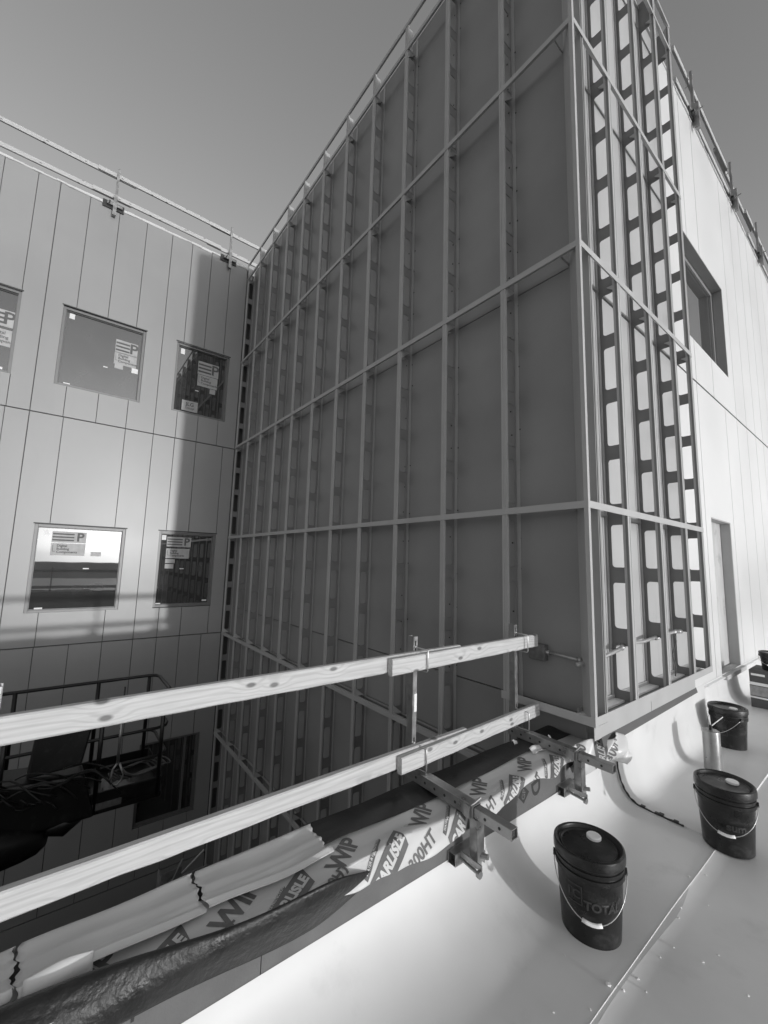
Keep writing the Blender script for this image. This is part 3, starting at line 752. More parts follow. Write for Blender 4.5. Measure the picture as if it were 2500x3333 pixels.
def guard_post(loc, label, dbl=True, sticker=False, rz=0.0, far_=False):
    """local: upright at x=0 outside, arm running +x over the parapet. z=0 roof"""
    t = empty('guard_post', loc, rz, label, 'guard post', GP)
    u = MB()
    u.box(-.050, -.046, -.016, .016, .45, 1.225); u.box(-.046, 0.0, -.016, -.0125, .45, 1.225); u.box(-.004, 0, -.0125, .016, .52, .56)
    # front face with slot holes top and bottom
    for z0, z1 in ((.45, .60), (.66, 1.13), (1.20, 1.225)): u.box(-.004, 0, -.0125, .016, z0, z1)
    for z0, z1 in ((.60, .66), (1.13, 1.20)):
        u.box(-.004, 0, -.0125, -.005, z0, z1); u.box(-.004, 0, .005, .016, z0, z1)
    u.build('upright', M['galv'], t, bevel=.001)
    q = MB(); q.box(-.030, -.006, -.008, .012, .47, 1.22); q.build('upright_core', M['tubein'], t)
    a = MB(); hollow(a, -.052, .455, -.0285, .0285, .447, .504, 'x'); a.box(-.056, -.052, -.0285, .0285, .447, .504)
    ar = a.build('sleeve_arm', M['galv'], t, bevel=.0015)
    h = MB()
    for k in range(7): 
        x = -.02 + .072 * k; h.tube([(x, -.030, .475), (x, -.0275, .475)], .007, 12)
    h.build('arm_hole', M['tubein'], ar)
    b = MB(); hollow(b, .456, .665, -.023, .023, .452, .498, 'x'); b_ = b.build('inner_tube', M['galv'], t, bevel=.001)
    h = MB()
    for x in (.52, .60): h.tube([(x, -.0245, .475), (x, -.0225, .475)], .007, 12)
    h.box(.46, .655, -.018, .018, .457, .493); h.build('tube_hole', M['tubein'], b_)
    l = MB(); hollow(l, .425, .475, -.020, .030, .255, .446, 'z'); l.box(.405, .440, -.040, -.0285, .445, .50)
    l.box(.43, .47, -.035, .018, .235, .256); l.box(.425, .475, .030, .036, .245, .30)
    l.build('clamp_leg', M['galv'], t, bevel=.0015)
    c = MB(); hollow(c, .345, .395, -.085, .075, .225, .280, 'y'); c.build('pad_tube', M['galv'], t, bevel=.0015)
    c = MB(); c.box(.349, .391, -.060, .06, .229, .276); c.build('pad_tube_inside', M['tubein'], t)
    w = MB(); w.tube([(.345, -.045, .256), (.505, -.055, .250)], .0075, 10); w.tube([(.505, -.055, .25), (.520, -.0555, .25)], .016, 12)
    w.build('clamp_bolt', M['galv'], t)
    w = MB(); w.tube([(.474, .01, .285), (.505, .02, .29)], .012, 8); w.build('lock_stud', M['galv'], t)
    w = MB(); w.box(.40, .52, -.049, -.043, .262, .286); w.build('clamp_plate', M['galv'], t)
    w = MB(); w.tube([(.44, -.03, .50), (.44, .045, .515)], .006, 8); w.build('lock_pin', M['galv'], t)
    for z in (1.165, .63):
        k = MB(); off = .082 if dbl else .044
        k.tube([(-.002, .0, z), (.012, .002, z - .002), (off + .004, .012, z - .004), (off + .008, .014, z - .012), (off + .008, .014, z - .118), (off + .002, .012, z - .126), (.03, .004, z - .126), (.01, .0, z - .122)], .0042, 8)
        k.tube([(-.004, 0, z), (.006, 0, z)], .009, 8)
        k.build('wire_clip', M['galvb'], t, smooth=True)
    if sticker:
        q = MB(); q.box(.0005, .001, -.004, .016, .80, .90); q.build('sticker', M['label'], t)
    return t
XP = -.465
guard_post((XP, -1.212, 0), 'galvanised guard post with a torn white sticker, holding the two lapped rails', sticker=True)
guard_post((XP, -.205, 0), 'galvanised guard post nearest the building corner, at the rails\' free ends', dbl=True)
guard_post((XP, -3.035, 0), 'galvanised guard post cut off by the left edge of the photo', dbl=False)

def board(name, p0, p1, zc, label, group, thick=.038, h=.089, over=0, sl=0.0):
    """timber with local y along its length"""
    p0 = Vector(p0); p1 = Vector(p1); d = p1 - p0; L = d.length
    n = max(2, int(L / .12)); m = MB()
    ys_ = lin(-L / 2, L / 2, n)
    rg = random.Random(int(abs(p0.x * 1000 + p0.y * 77 + zc * 13)) + 3)
    ph = rg.uniform(0, 9)
    for i, yy in enumerate(ys_):
        pass
    def ring(yy):
        a = thick / 2; b = h / 2; bw_ = .0015 * math.sin(yy * 2.1 + ph); e = .006
        w = .0012 * math.sin(yy * 23 + ph) + (over * .004 * max(0, math.sin(yy * 9 + ph)) )
        pr = [(-a, -b + e), (-a + e, -b), (a - e, -b + w), (a, -b + e + w), (a, b - e), (a - e, b), (-a + e, b), (-a, b - e)]
        return [(x + bw_, yy, z) for x, z in pr]
    vs = []; fs = []
    for yy in ys_: vs += ring(yy)
    for i in range(len(ys_) - 1):
        for k in range(8): fs.append((i * 8 + k, (i + 1) * 8 + k, (i + 1) * 8 + (k + 1) % 8, i * 8 + (k + 1) % 8))
    fs.append(tuple(range(8))); fs.append(tuple((len(ys_) - 1) * 8 + k for k in range(7, -1, -1)))
    m.add(vs, fs)
    o = m.build(name, M['wood'])
    c = (p0 + p1) / 2; o.location = c
    o.rotation_mode = 'QUATERNION'; o.rotation_quaternion = d.to_track_quat('Y', 'Z')
    tag(o, label, 'timber rail', group)
    if sl:
        pass
    return o
GR = 'timber rails of the near guard'
board('timber_rail', (-.441, -6.2, 1.088), (-.441, -.86, 1.103), 1.1, 'long upper pine rail crossing the photo from its left edge', GR)
board('timber_rail', (-.400, -1.455, 1.094), (-.425, -.01, 1.102), 1.1, 'short upper pine rail with knots, ending beside the junction box', GR)
board('timber_rail', (-.441, -6.2, .560), (-.441, -.80, .590), .5, 'long lower pine rail with a split ragged lower edge', GR, over=1)
board('timber_rail', (-.400, -1.375, .575), (-.425, .0, .600), .5, 'short lower pine rail ending just below the upper one', GR)

# guard on top of the far wall and the right-hand wall
def far_post(loc, rz, label, grp):
    t = empty('guard_post', loc, rz, label, 'guard post', grp)
    u = MB(); u.box(0, .035, -.018, .018, -.16, .84); u.box(.030, .036, .018, .026, -.1, .84); u.build('upright', M['galv'], t)
    p_ = MB(); p_.box(.0, .012, -.20, .16, -.075, .075); p_.build('pad_board', M['cap'], t)
    q = MB(); hollow(q, .012, .06, -.13, .13, -.02, .03, 'y'); q.box(.036, .09, -.03, .03, -.23, .22); q.tube([(.06, -.09, .0), (.16, -.09, 0)], .012, 8); q.build('clamp', M['galv'], t)
    for z in (.74, .26):
        w = MB(); w.tube([(.03, 0, z), (-.06, .03, z), (-.07, .03, z - .09), (0, 0, z - .1)], .005, 6)
        w.build('wire_clip', M['galvb'], t)
    return t
G1 = 'guard posts on the far left wall'
far_post((XC + .012, -2.72, ZT - .02), 0, 'guard post on the left wall top, nearer the left edge', G1)
far_post((XC + .012, -.45, ZT - .02), 0, 'guard post on the left wall top beside the framed building', G1)
G2 = 'timber rails on the far left wall'
xr = XC - .04
board('timber_rail', (xr, -7.0, 9.31), (xr, -2.4, 9.30), 1, 'upper rail on the left wall, left length reaching the photo edge', G2)
board('timber_rail', (xr + .03, -3.05, 9.305), (xr + .03, -.40, 9.305), 1, 'upper rail on the left wall, middle length between posts', G2)
board('timber_rail', (xr, -.9, 9.31), (xr, .9, 9.31), 1, 'upper rail on the left wall, last length behind the studs', G2)
board('timber_rail', (xr, -7.0, 8.83), (xr, -2.45, 8.83), 1, 'lower rail on the left wall, left length reaching the photo edge', G2)
board('timber_rail', (xr + .03, -3.1, 8.83), (xr + .03, -.65, 8.83), 1, 'lower rail on the left wall, middle length between posts', G2)
board('timber_rail', (xr, -.95, 8.83), (xr, .9, 8.82), 1, 'lower rail on the left wall, last length behind the studs', G2)
G3 = 'guard posts on the right-hand wall'
for y, lb in ((4.22, 'first guard post on the right wall top, beside the open rail ends'), (6.55, 'second guard post on the right wall top, midway to the edge'), (8.75, 'last guard post on the right wall top, nearest the photo edge')):
    far_post((XB + .012, y, ZT + .08), 0, lb, G3)
G4 = 'timber rails on the right-hand wall'
xr = XB - .03
for k, (a, b) in enumerate(((3.60, 6.60), (5.95, 8.85), (8.1, 14.5))):
    for z, nm in ((9.48, 'upper'), (8.92, 'lower')):
        board('timber_rail', (xr - (.04 if k == 1 else 0), a, z), (xr - (.04 if k == 1 else 0), b, z), 1, '%s rail on the right wall, %s' % (nm, ('first length, with the free end', 'middle length between posts', 'last length running out of the photo')[k]), G4)

# ------------------------------------------------------------------ near parapet
par = empty('parapet_wall', (0, 0, 0), 0, 'low parapet faced with stamped dark grey board along the roof edge', 'parapet')
q = MB()
q.box(-.145, -.12, -7, -2.234, .05, .418); q.box(-.145, -.12, -2.231, .52, .05, .418)
q.build('facing_board', M['board'], par)
q = MB(); q.box(-.45, -.146, -7, .17, -5, .414); q.build('wall_core', M['board'], par)
q = MB(); q.box(-.462, -.450, -7, .17, -5, .40)
q.build('outer_sheet', M['sheet'], par)
# stamps on the facing board
me = text_mesh('D', .125, .004); place(me, 'board_stamp', M['boardink'], par, (-.1193, -.53, .335), (0, .18, -1), (0, 1, .18))
for v in me.vertices: pass
dm = shape_mesh([[(-.055, 0), (0, -.05), (.055, 0), (0, .05)]]); place(dm, 'board_stamp', M['boardink'], par, (-.1193, -.655, .335), (0, 1, 0), (0, 0, 1))
me = text_mesh('+', .06, .002); place(me, 'board_stamp', M['boardink'], par, (-.1193, -2.62, .33), (0, 1, 0), (0, 0, 1))
me = text_mesh('GP', .045, .001); place(me, 'board_stamp', M['board'], par, (-.1186, -.655, .335), (0, .25, 1), (0, -1, .25))

# film surface over the parapet: s along y, t across (0 at x=-.28 on top, growing toward the roof side and down)
def ridge_x(y):
    r0 = -.105 - .03 * sstep(-1.2, -2.2, y) + .010 * math.sin(y * 5.1) + .004 * math.sin(y * 17)
    w = sstep(-1.85, -2.1, y)
    return r0 * (1 - w) + w * (-.05 - .165 * sstep(-1.95, -3.1, y) - .012)
def drape_len(y):
    d = .055 + .02 * math.sin(y * 4.3 + .4) + .010 * math.sin(y * 11.7) + .06 * math.exp(-((y + 1.72) / .38) ** 2) + .06 * math.exp(-((y - .12) / .22) ** 2) + .025 * math.exp(-((y + .42) / .1) ** 2)
    return max(.03, d) * (1 - sstep(-1.85, -2.1, y)) + .012 * sstep(-1.85, -2.1, y)
def film_pt(y, t, lift=0.0):
    rx = ridge_x(y); flat = rx + .30
    wr = .0018 * math.sin(t * 40 + 5 * math.sin(y * 2.2)) + .0015 * math.sin(y * 13 + t * 20)
    base = .430
    if t <= flat:
        x = -.30 + t; z = base + wr + .010 * sstep(flat - .08, flat, t) * (1 - sstep(-1.8, -2.05, y))
        nx, nz = 0, 1
    else:
        q_ = t - flat; R = .018; ang = min(q_ / R, math.radians(72 + 9 * math.sin(y * 5)))
        x = rx + R * math.sin(ang); z = base + .010 * (1 - sstep(-1.8, -2.05, y)) - R * (1 - math.cos(ang)) + wr * .5
        rest = max(0, q_ - R * ang)
        bulge = .012 * math.sin(min(rest / .12, 1) * math.pi) * (1 + .6 * math.sin(y * 9))
        x += rest * math.cos(ang) + bulge + .004 * math.sin(y * 31 + rest * 40) * min(1, rest * 20); z -= rest * math.sin(ang)
        nx, nz = math.sin(ang), math.cos(ang)
        x = max(x, -.117)
    return Vector((x + nx * lift, y, z + nz * lift))
q = MB()
fy = lin(-4.5, .20, 330); ft = [i / 46 for i in range(47)]
def ff(y, k):
    L = ridge_x(y) + .30 + drape_len(y); return film_pt(y, k * L)
q.grid(ff, fy, ft)
film = q.build('release_film', M['film'], smooth=True, recalc=False, solid=-.0012)
tag(film, 'long printed white film folded over the parapet top', 'membrane film')
# piece wrapped round the frame corner
q = MB()
def cf(y, k):
    x = -.115 + .02 * math.sin(y * 23) * k + .122 * sstep(.0, .24, y) * (1) ; 
    z = .500 - .02 * sstep(.2, .05, y) - k * (.18 + .030 * math.sin(y * 19 + 1)) + .012 * math.sin(y * 29 + k * 5)
    x += .04 * math.sin(k * 3.0) + .014 * math.sin(y * 37 + k * 9)
    return Vector((x + .012, y, z))
q.grid(cf, lin(-.16, .36, 70), lin(0, 1, 24))
film2 = q.build('release_film', M['film'], smooth=True, recalc=False, solid=-.0012)
tag(film2, 'crumpled printed film end wrapped round the frame corner', 'membrane film')

# prints on the film
INK = M['filmink']
def on_film(me, name, y0, t0, ang, lift, m=INK, parent=film):
    ca, sa = math.cos(ang), math.sin(ang)
    def fn(px, py):
        # reading direction: +y leaning to -t ; glyph up: toward -y/-t
        y = y0 + px * ca - py * sa
        t = t0 - px * sa - py * ca
        t = max(.0, min(t, ridge_x(y) + .30 + drape_len(y)))
        return film_pt(y, t, lift)
    return warp(me, name, m, parent, fn)
def logo(y0, t0, ang, sc_=1.0, parent=film):
    h = .052 * sc_; w = .31 * sc_
    pl = shape_mesh([[(-w / 2 - h * .5, -h), (w / 2 - h * .5, -h), (w / 2 + h * .5, h), (-w / 2 + h * .5, h)]], .012)
    on_film(pl, 'printed_logo', y0, t0, ang, .0016, parent=parent)
    me = text_mesh('CARLISLE', h * 1.25, .0028, .15, 1.0, .012)
    on_film(me, 'printed_letters', y0, t0, ang, .0030, M['film'], parent)
for i, y in enumerate((-2.72, -2.28, -1.83, -1.38, -.94, -.50)):
    A = math.radians(34)
    me = text_mesh('WIP', .112, .0035, 0, .95, .014); on_film(me, 'printed_text', y - .02, .105, A, .0015)
    bar = shape_mesh([[(-.11, -.010), (.07, -.010), (.083, 0), (.07, .010), (-.11, .010)]], .014); on_film(bar, 'printed_bar', y + .09, .172, math.radians(40), .0014)
    me = text_mesh('WATER & ICE PROTECTION', .014, .0004, 0, 1, .02); on_film(me, 'printed_text', y + .08, .176, math.radians(40), .0026, M['film'])
    logo(y + .14, .235 if y > -1.9 else .19, math.radians(34), .86)
    me = text_mesh('WIP 300HT', .062, .0022, .1, 1, .012); on_film(me, 'printed_text', y + .26, .285 if y > -1.9 else .235, math.radians(24), .0015)
def on_corner(me, name, y0, k0, ang, lift, m=INK):
    ca, sa = math.cos(ang), math.sin(ang)
    def fn(px, py):
        y = y0 + px * ca - py * sa; k = k0 - (px * sa + py * ca) / .15
        k = max(0, min(1, k)); y = max(-.14, min(.31, y)); v = cf(y, k); return v + Vector((lift, -lift * .3, lift * .4))
    warp(me, name, m, film2, fn)
on_corner(shape_mesh([[(-.09, -.024), (.07, -.024), (.09, .024), (-.07, .024)]], .012), 'printed_logo', .10, .35, math.radians(58), .002)
on_corner(text_mesh('CARLISLE', .034, .001, 0, 1, .01), 'printed_letters', .10, .35, math.radians(58), .0035, M['film'])
on_corner(text_mesh('300HT', .065, .002, 0, 1, .01), 'printed_text', .20, .40, math.radians(58), .002)
on_corner(text_mesh('300', .06, .002, 0, 1, .01), 'printed_text', -.04, .30, math.radians(58), .002)

# torn film, outer half, in three pieces
def torn(y0, y1, label, seed, curl):
    rg = random.Random(seed); m = MB(); nn = max(20, int((y1 - y0) / .018))
    def tf(y, k):
        u = (y - y0) / (y1 - y0)
        e0 = .005 * math.sin(k * 13 + seed) + .003 * math.sin(k * 41); yy = y + (e0 if u > .97 else 0) + (e0 if u < .03 else 0)
        x = -.425 + k * (.215 + .010 * math.sin(y * 6 + seed)) + .004 * math.sin(y * 14)
        z = .002 * math.sin(y * 6 + k * 4 + seed) + .450 + .008 * math.exp(-((k - .08) / .12) ** 2) + .0035 * math.exp(-((k - .42 - .10 * math.sin(y * 2.2)) / .09) ** 2) + .0025 * math.exp(-((k - .70 + .06 * math.sin(y * 3)) / .05) ** 2)
        z += .0015 * math.sin(y * 17 + k * 9) + (.013 + .006 * math.sin(y * 7 + seed)) * curl * sstep(.82, .88, k) * (1 - .9 * sstep(.88, 1, k)) - .035 * sstep(.05, 0, k)
        return (x, yy, z)
    m.grid(tf, lin(y0, y1, nn), lin(0, 1, 44))
    o = m.build('torn_film', M['torn'], smooth=True, recalc=False, solid=-.0014)
    return tag(o, label, 'membrane film', 'torn film pieces on the parapet')
torn(-2.395, -1.90, 'torn grey film piece whose ragged end meets the black strip', 1, 1)
torn(-2.895, -2.405, 'middle torn grey film piece between two ragged splits', 2, .7)
torn(-4.4, -2.905, 'torn grey film piece running out of the lower left corner', 3, .8)
q = MB(); q.grid(lambda y, k: (-.245 + .028 * k + .010 * math.sin(y * 9) - .15 * (y + 2.8) * k, y, .475 - .022 * k * k + .006 * math.sin(y * 31)), lin(-2.88, -2.72, 14), lin(0, 1.5, 10))
tag(q.build('torn_flap', M['film'], smooth=True, recalc=False, solid=.0012), 'white turned-back film flap beside the ragged split', 'membrane film')

# black strip adhered to the outer half of the parapet top
q = MB()
q.grid(lambda y, k: (-.455 + k * (.185 + .012 * math.sin(y * 4)), y, .440 + .003 * math.sin(y * 9 + k * 5) + .004 * math.sin(k * 5) - .04 * sstep(.05, 0, k)), lin(-1.93, .17, 150), lin(0, 1, 26))
tag(q.build('black_membrane', M['bitu'], smooth=True, recalc=False, solid=.002), 'black bituminous strip stuck along the outer parapet edge', 'membrane strip')
# loose black flap over the near part of the parapet face
q = MB()
def bf(y, k):
    w = sstep(-1.62, -2.05, y)
    xt = -.05 - .165 * sstep(-1.95, -3.1, y) + .006 * math.sin(y * 7)
    xt = -.112 * (1 - w) + xt * w
    zt = .36 + .094 * w
    a = k * math.pi * .62
    xb = -.112
    bul = (.022 + .018 * sstep(-2.0, -2.9, y)) * w
    x = xt + (xb - xt) * k ** 1.6 + bul * math.sin(k * math.pi * .95) * (1 + .10 * math.sin(y * 8))
    zl = .36 * (1 - w) + w * (.325 + .05 * sstep(-2.0, -2.8, y)) - .03 * w
    z = zt + .004 + .012 * w * math.sin(min(1, k * 2.4) * math.pi) - (zt - zl) * k ** 2.0
    z += .004 * math.sin(y * 9 + k * 5) * w
    return (max(x, -.116) if k > .7 else x, y, z)
q.grid(bf, lin(-4.6, -1.64, 180), lin(0, 1, 30))
tag(q.build('black_flap', M['roll'], smooth=True, recalc=False, solid=.004), 'glistening black membrane flap sagging over the near parapet edge', 'membrane strip')

# scraps on the black strip by the second post
for k, (x, y, sx, lb) in enumerate(((-.40, -.33, .03, 'curled shiny scrap on the black strip'), (-.30, -.05, .02, 'pale chip on the black strip near the corner post'), (-.25, -.27, .05, 'torn pale paper shred under the clamp arm'))):
    m = MB(); m.grid(lambda u, w: (x + sx * (u - .5), y + sx * 1.3 * (w - .5) * (1 + (k == 2) * 1.5), .452 + .012 * math.sin(u * 4 + k) + .008 * math.sin(w * 6)), lin(0, 1, 6), lin(0, 1, 6))
    tag(m.build('film_scrap', M['foam'], smooth=True, recalc=False, solid=.001), lb, 'scrap')

# ------------------------------------------------------------------ pails
def pail(name, loc, rz, label, H=.37, R=.142, txt=None, rot_h=0.0, cap_on=True, small=False):
    t = empty(name, loc, rz, label, 'bucket', 'black plastic pails')
    s_ = H / .37; b = MB()
    b.lathe([(R * .86, 0), (R * .88, .004), (R * .99, .262 * s_), (R * 1.0, .266 * s_), (R * 1.045, .268 * s_), (R * 1.05, .288 * s_), (R * 1.01, .290 * s_), (R * 1.01, .300 * s_), (R * 1.045, .302 * s_), (R * 1.045, .312 * s_), (R * 1.01, .314 * s_), (R * 1.01, .338 * s_)], 56)
    b.build('body', M['bucket'], t, smooth=False)
    for p_ in t.children: 
        for f_ in p_.data.polygons: f_.use_smooth = len(f_.vertices) == 4
        bb = bmesh.new(); bb.from_mesh(p_.data)
        for e in bb.edges:
            if len(e.link_faces) == 2 and e.calc_face_angle() > .5: e.smooth = False
        bb.to_mesh(p_.data); bb.free()
    l = MB()
    l.lathe([(R * 1.065, .325 * s_), (R * 1.085, .328 * s_), (R * 1.09, .352 * s_), (R * 1.07, .366 * s_), (R * 1.02, .370 * s_), (R * .97, .366 * s_), (R * .93, .352 * s_), (R * .90, .350 * s_), (R * .86, .355 * s_), (R * .82, .350 * s_), (0.00001, .350 * s_)], 56)
    lo = l.build('lid', M['bucket'], t)
    bb = bmesh.new(); bb.from_mesh(lo.data)
    for f_ in bb.faces: f_.smooth = True
    for e in bb.edges:
        if len(e.link_faces) == 2 and e.calc_face_angle() > .6: e.smooth = False
    bb.to_mesh(lo.data); bb.free()
    if cap_on:
        c = MB(); c.lathe([(.031, .350), (.033, .352), (.033, .362), (.030, .365), (.022, .3645), (.0001, .364)], 28, (R * .30 * math.cos(rot_h + .3), R * .45 * math.sin(rot_h + .3) + .02, 0)); c.build('pour_cap', M['white'], t, smooth=False)
    # bail handle: hangs in front (local -y side)
    zt = .285 * s_; w = MB(); pts = []
    for k in range(25):
        a = math.pi * k / 24; x = -math.cos(a) * R * 1.07
        drop = math.sin(a); pts.append((x, -.075 * drop * 1.4 - .015 - .05 * drop, zt - .155 * drop ** 1.1 * s_))
    # keep clear of the wall of the pail
    pts2 = []
    for x, y, z in pts:
        rr = math.hypot(x, y); need = R * (.88 + .12 * z / (.27 * s_)) + .008
        if rr < need:
            y = -math.sqrt(max(need * need - x * x, 0)) if need > abs(x) else y
        pts2.append((x, y, z))
    w.tube(pts2, .0021, 6)
    hb = w.build('bail', M['galvb'], t, smooth=True)
    m = MB(); m.tube(pts2[10:15], .0085, 10); m.build('grip', M['white'], hb, smooth=True)
    e = MB()
    for sx in (-1, 1): e.tube([(sx * R * 1.0, -.004, zt), (sx * R * 1.10, -.004, zt)], .015, 12)
    e.build('ear', M['bucket'], t)
    if txt:
        def fn(px, py):
            a = -math.pi / 2 + px / (R * .96); z = .155 + py; rr = R * (.88 + .12 * z / .27) + .0012
            return Vector((rr * math.cos(a), rr * math.sin(a), z))
        for m_ in txt: warp(m_[0], 'printed_mark', M['pailink'], t, (lambda o: (lambda a, b_: fn(a + o[0], b_ + o[1])))(m_[1]))
    return t
def ringbox(w, h, th):
    return shape_mesh([[(-w, -h), (w, -h), (w, -h + th), (-w, -h + th)], [(-w, h - th), (w, h - th), (w, h), (-w, h)], [(-w, -h + th), (-w + th, -h + th), (-w + th, h - th), (-w, h - th)], [(w - th, -h + th), (w, -h + th), (w, h - th), (w - th, h - th)]], .02)
tA = [(ringbox(.040, .040, .005), (-.075, .05)), (text_mesh('TC', .05, .001, 0, 1, .02), (-.075, .05)), (text_mesh('TOTAL', .050, .002, 0, 1, .015), (.050, .02))]
b1 = pail('plastic_pail', (.328, -.808, -.002), math.radians(28), 'largest nearest black pail with white cap and faint TOTAL print', txt=tA, rot_h=.6)
b2 = pail('plastic_pail', (.560, .462, 0), math.radians(12), 'dusty scuffed black pail at the roof seam, in front of metal cylinder', txt=[(text_mesh('sum', .06, .002, 0, 1, .02), (.05, .01))], rot_h=.1)
b3 = pail('plastic_pail', (.185, 2.30, 0), math.radians(-35), 'smaller-looking black pail behind the metal cylinder, farthest on the roof', txt=[(ringbox(.032, .032, .004), (.07, 0)), (text_mesh('F', .045, .001, 0, 1, .02), (.07, 0))], rot_h=-.3)
pail('plastic_pail', (.245, 4.20, .455), 0, 'small black tub standing on the cardboard box at right edge', H=.22, R=.125, cap_on=False)

# metal cylinder
t = empty('metal_cylinder', (.225, 1.58, 0), 0, 'upright dull metal cylinder with short black neck between two pails', 'cylinder')
q = MB(); q.lathe([(.058, 0), (.062, .006), (.062, .305), (.060, .314), (.054, .318), (.0001, .320)], 48); o = q.build('shell', M['steel'], t)
bb = bmesh.new(); bb.from_mesh(o.data)
for f_ in bb.faces: f_.smooth = True
for e in bb.edges:
    if len(e.link_faces) == 2 and e.calc_face_angle() > .5: e.smooth = False
bb.to_mesh(o.data); bb.free()
q = MB(); q.lathe([(.013, .318), (.013, .352), (.009, .357), (.0001, .358)], 16); q.build('neck', M['bucket'], t)
q = MB(); q.tube([(0, 0, .345), (.06, .12, .415)], .004, 8); q.build('rod', M['conduit'], t)

# cardboard box
t = empty('cardboard_box', (.02, 4.03, 0), 0, 'brown carton bound with tape, at the right edge by the door', 'box')
q = MB(); q.box(.012, .60, 0, .42, .003, .452); q.build('carton', M['cardboard'], t, bevel=.004, seg=2)
q = MB(); q.box(.010, .602, -.0016, -.0005, .27, .305); q.box(.010, .602, -.0016, -.0005, .115, .135); q.box(.03, .16, -.0024, -.0005, .385, .41); q.build('label', M['white'], t)
q = MB(); q.box(.010, .602, -.0012, -.0002, .145, .262); q.build('tape', M['tape'], t)
q = MB(); q.box(.012, .60, -.003, -.001, .262, .267); q.box(.012, .6, -.003, -.001, .138, .143); q.build('strap', M['cap'], t)

# crumbs on the roof
crumbs = [((1750+.452*1200,2500+.452*750),0),]
spots = [(.50, -.05, .010), (.545, -.34, .010), (.56, -.42, .007), (.60, -.62, .006), (.70, -.60, .009), (.58, -.72, .006), (.56, -.90, .009), (.60, -.93, .007), (.50, -1.03, .020), (.545, -1.0, .010), (.50, -1.18, .008), (.73, -.50, .006), (.85, -.62, .008), (.42, -1.3, .007), (.95, -.2, .008), (.62, -.2, .006), (.33, -1.05, .006), (.40, .9, .006), (.75, -1.2, .008), (.55, .05, .007), (.36, -1.45, .006)]
for i, (x, y, s_) in enumerate(spots):
    m = MB(); rg = random.Random(i)
    bmm = bmesh.new(); bmesh.ops.create_icosphere(bmm, subdivisions=1, radius=s_)
    for v in bmm.verts: v.co = Vector((v.co.x * rg.uniform(.6, 1.4), v.co.y * rg.uniform(.6, 1.4), v.co.z * rg.uniform(.4, .8)))
    me = bpy.data.meshes.new('foam_crumb'); bmm.to_mesh(me); bmm.free()
    me.transform(Matrix.Scale(.66, 4)); o = link('foam_crumb', me, M['foam']); 
    zz = -.003 if x > .526 else 0
    o.location = (x, y, zz + fl(x, y) + s_ * .28); tag(o, 'tiny pale foam crumb lying on the white roof', 'crumb', 'foam crumbs on the roof')

# ------------------------------------------------------------------ boom lift basket in the courtyard
L = empty('lift_basket', (-4.05, -2.4, -1.0), 0, 'black boom lift work basket hanging in the dark courtyard', 'lift basket')
def rail(mb, pts, r): mb.tube(pts, r, 8)
q = MB()   # x: 0 near, -.85 far ; y -1.7..+.67
Y0, Y1, XN, XF = -1.9, .67, .0, -.85
def loop(z, r):
    pts = [(XN, Y0, z), (XN, Y1 - .12, z), (XN - .04, Y1 - .03, z), (XN - .12, Y1, z), (XF + .12, Y1, z), (XF + .04, Y1 - .03, z), (XF, Y1 - .12, z), (XF, Y0, z)]
    q.tube(pts, r, 8)
loop(1.10, .02); loop(.72, .017); loop(.42, .017)
for (x, y) in ((XN, .02), (XN, Y1 - .07), (XN, -.75), (XN, -1.5), (XF, .02), (XF, Y1 - .1), (XF, -.75), (XF, -1.5)): q.tube([(x, y, 0), (x, y, 1.10)], .022, 8)
q.build('guard_rails', M['lift'], L, smooth=True)
q = MB(); q.box(XF, XN, Y0, Y1 - .02, -.03, .03); q.box(XN - .01, XN + .012, Y0, Y1 - .04, .03, .19); q.box(XF - .01, XF + .01, Y0, Y1 - .04, .03, .19); q.box(XF, XN, Y1 - .03, Y1 - .02, .03, .19)
q.build('floor_tray', M['lift'], L, bevel=.008)
q = MB(); q.add([(-.10, -.56, .50), (.06, -.56, .50), (.06, -.13, .52), (-.10, -.13, .52), (-.10, -.52, .95), (.0, -.52, .95), (.0, -.06, .88), (-.10, -.06, .88)], [(0, 3, 2, 1), (4, 5, 6, 7), (0, 1, 5, 4), (1, 2, 6, 5), (2, 3, 7, 6), (3, 0, 4, 7)])
q.build('control_console', M['lift'], L, bevel=.02, seg=2)
q = MB(); q.add([(-.3, -1.8, .0), (.06, -1.8, 0), (.06, .03, -.02), (-.3, .03, 0), (-.3, -1.8, .62), (.04, -1.8, .55), (.05, -.10, .42), (-.3, -.12, .45)], [(0, 3, 2, 1), (4, 5, 6, 7), (0, 1, 5, 4), (1, 2, 6, 5), (2, 3, 7, 6), (3, 0, 4, 7)])
q.build('tool_bin', M['lift'], L, bevel=.03, seg=2)
q = MB(); q.tube([(.0, -2.2, .0), (.0, -1.3, -.02), (0, -.80, -.06), (-.01, -.50, -.10), (-.02, -.40, -.12), (-.02, -.34, -.13)], [.30, .30, .22, .15, .11, .05], 14)
q.build('rotator', M['lift'], L, smooth=True)
q = MB(); q.tube([(-.02, -.36, -.02), (-.02, -.22, -.04), (-.02, -.06, .0)], [.07, .10, .03], 12); q.build('rotator_cover', M['lift'], L, smooth=True)
for k in range(9):
    pts = []
    y0 = -1.0 + k * .09; z0 = .50 - .03 * (k % 4)
    for j in range(12): pts.append((.075 + .03 * math.sin(j * .7 + k), y0 + .055 * j, z0 + .05 * math.sin(j * .45 + k * 1.7) - (.02 * max(0, j - 6) ** 1.4)))
    q = MB(); q.tube(pts, .008, 6); q.build('hose', M['lift'] if k % 3 else M['rope2'], L, smooth=True)
q = MB(); q.box(.013, .018, -.03, .26, .02, .085); q.build('number_plate', M['rope'], L)
q = MB()
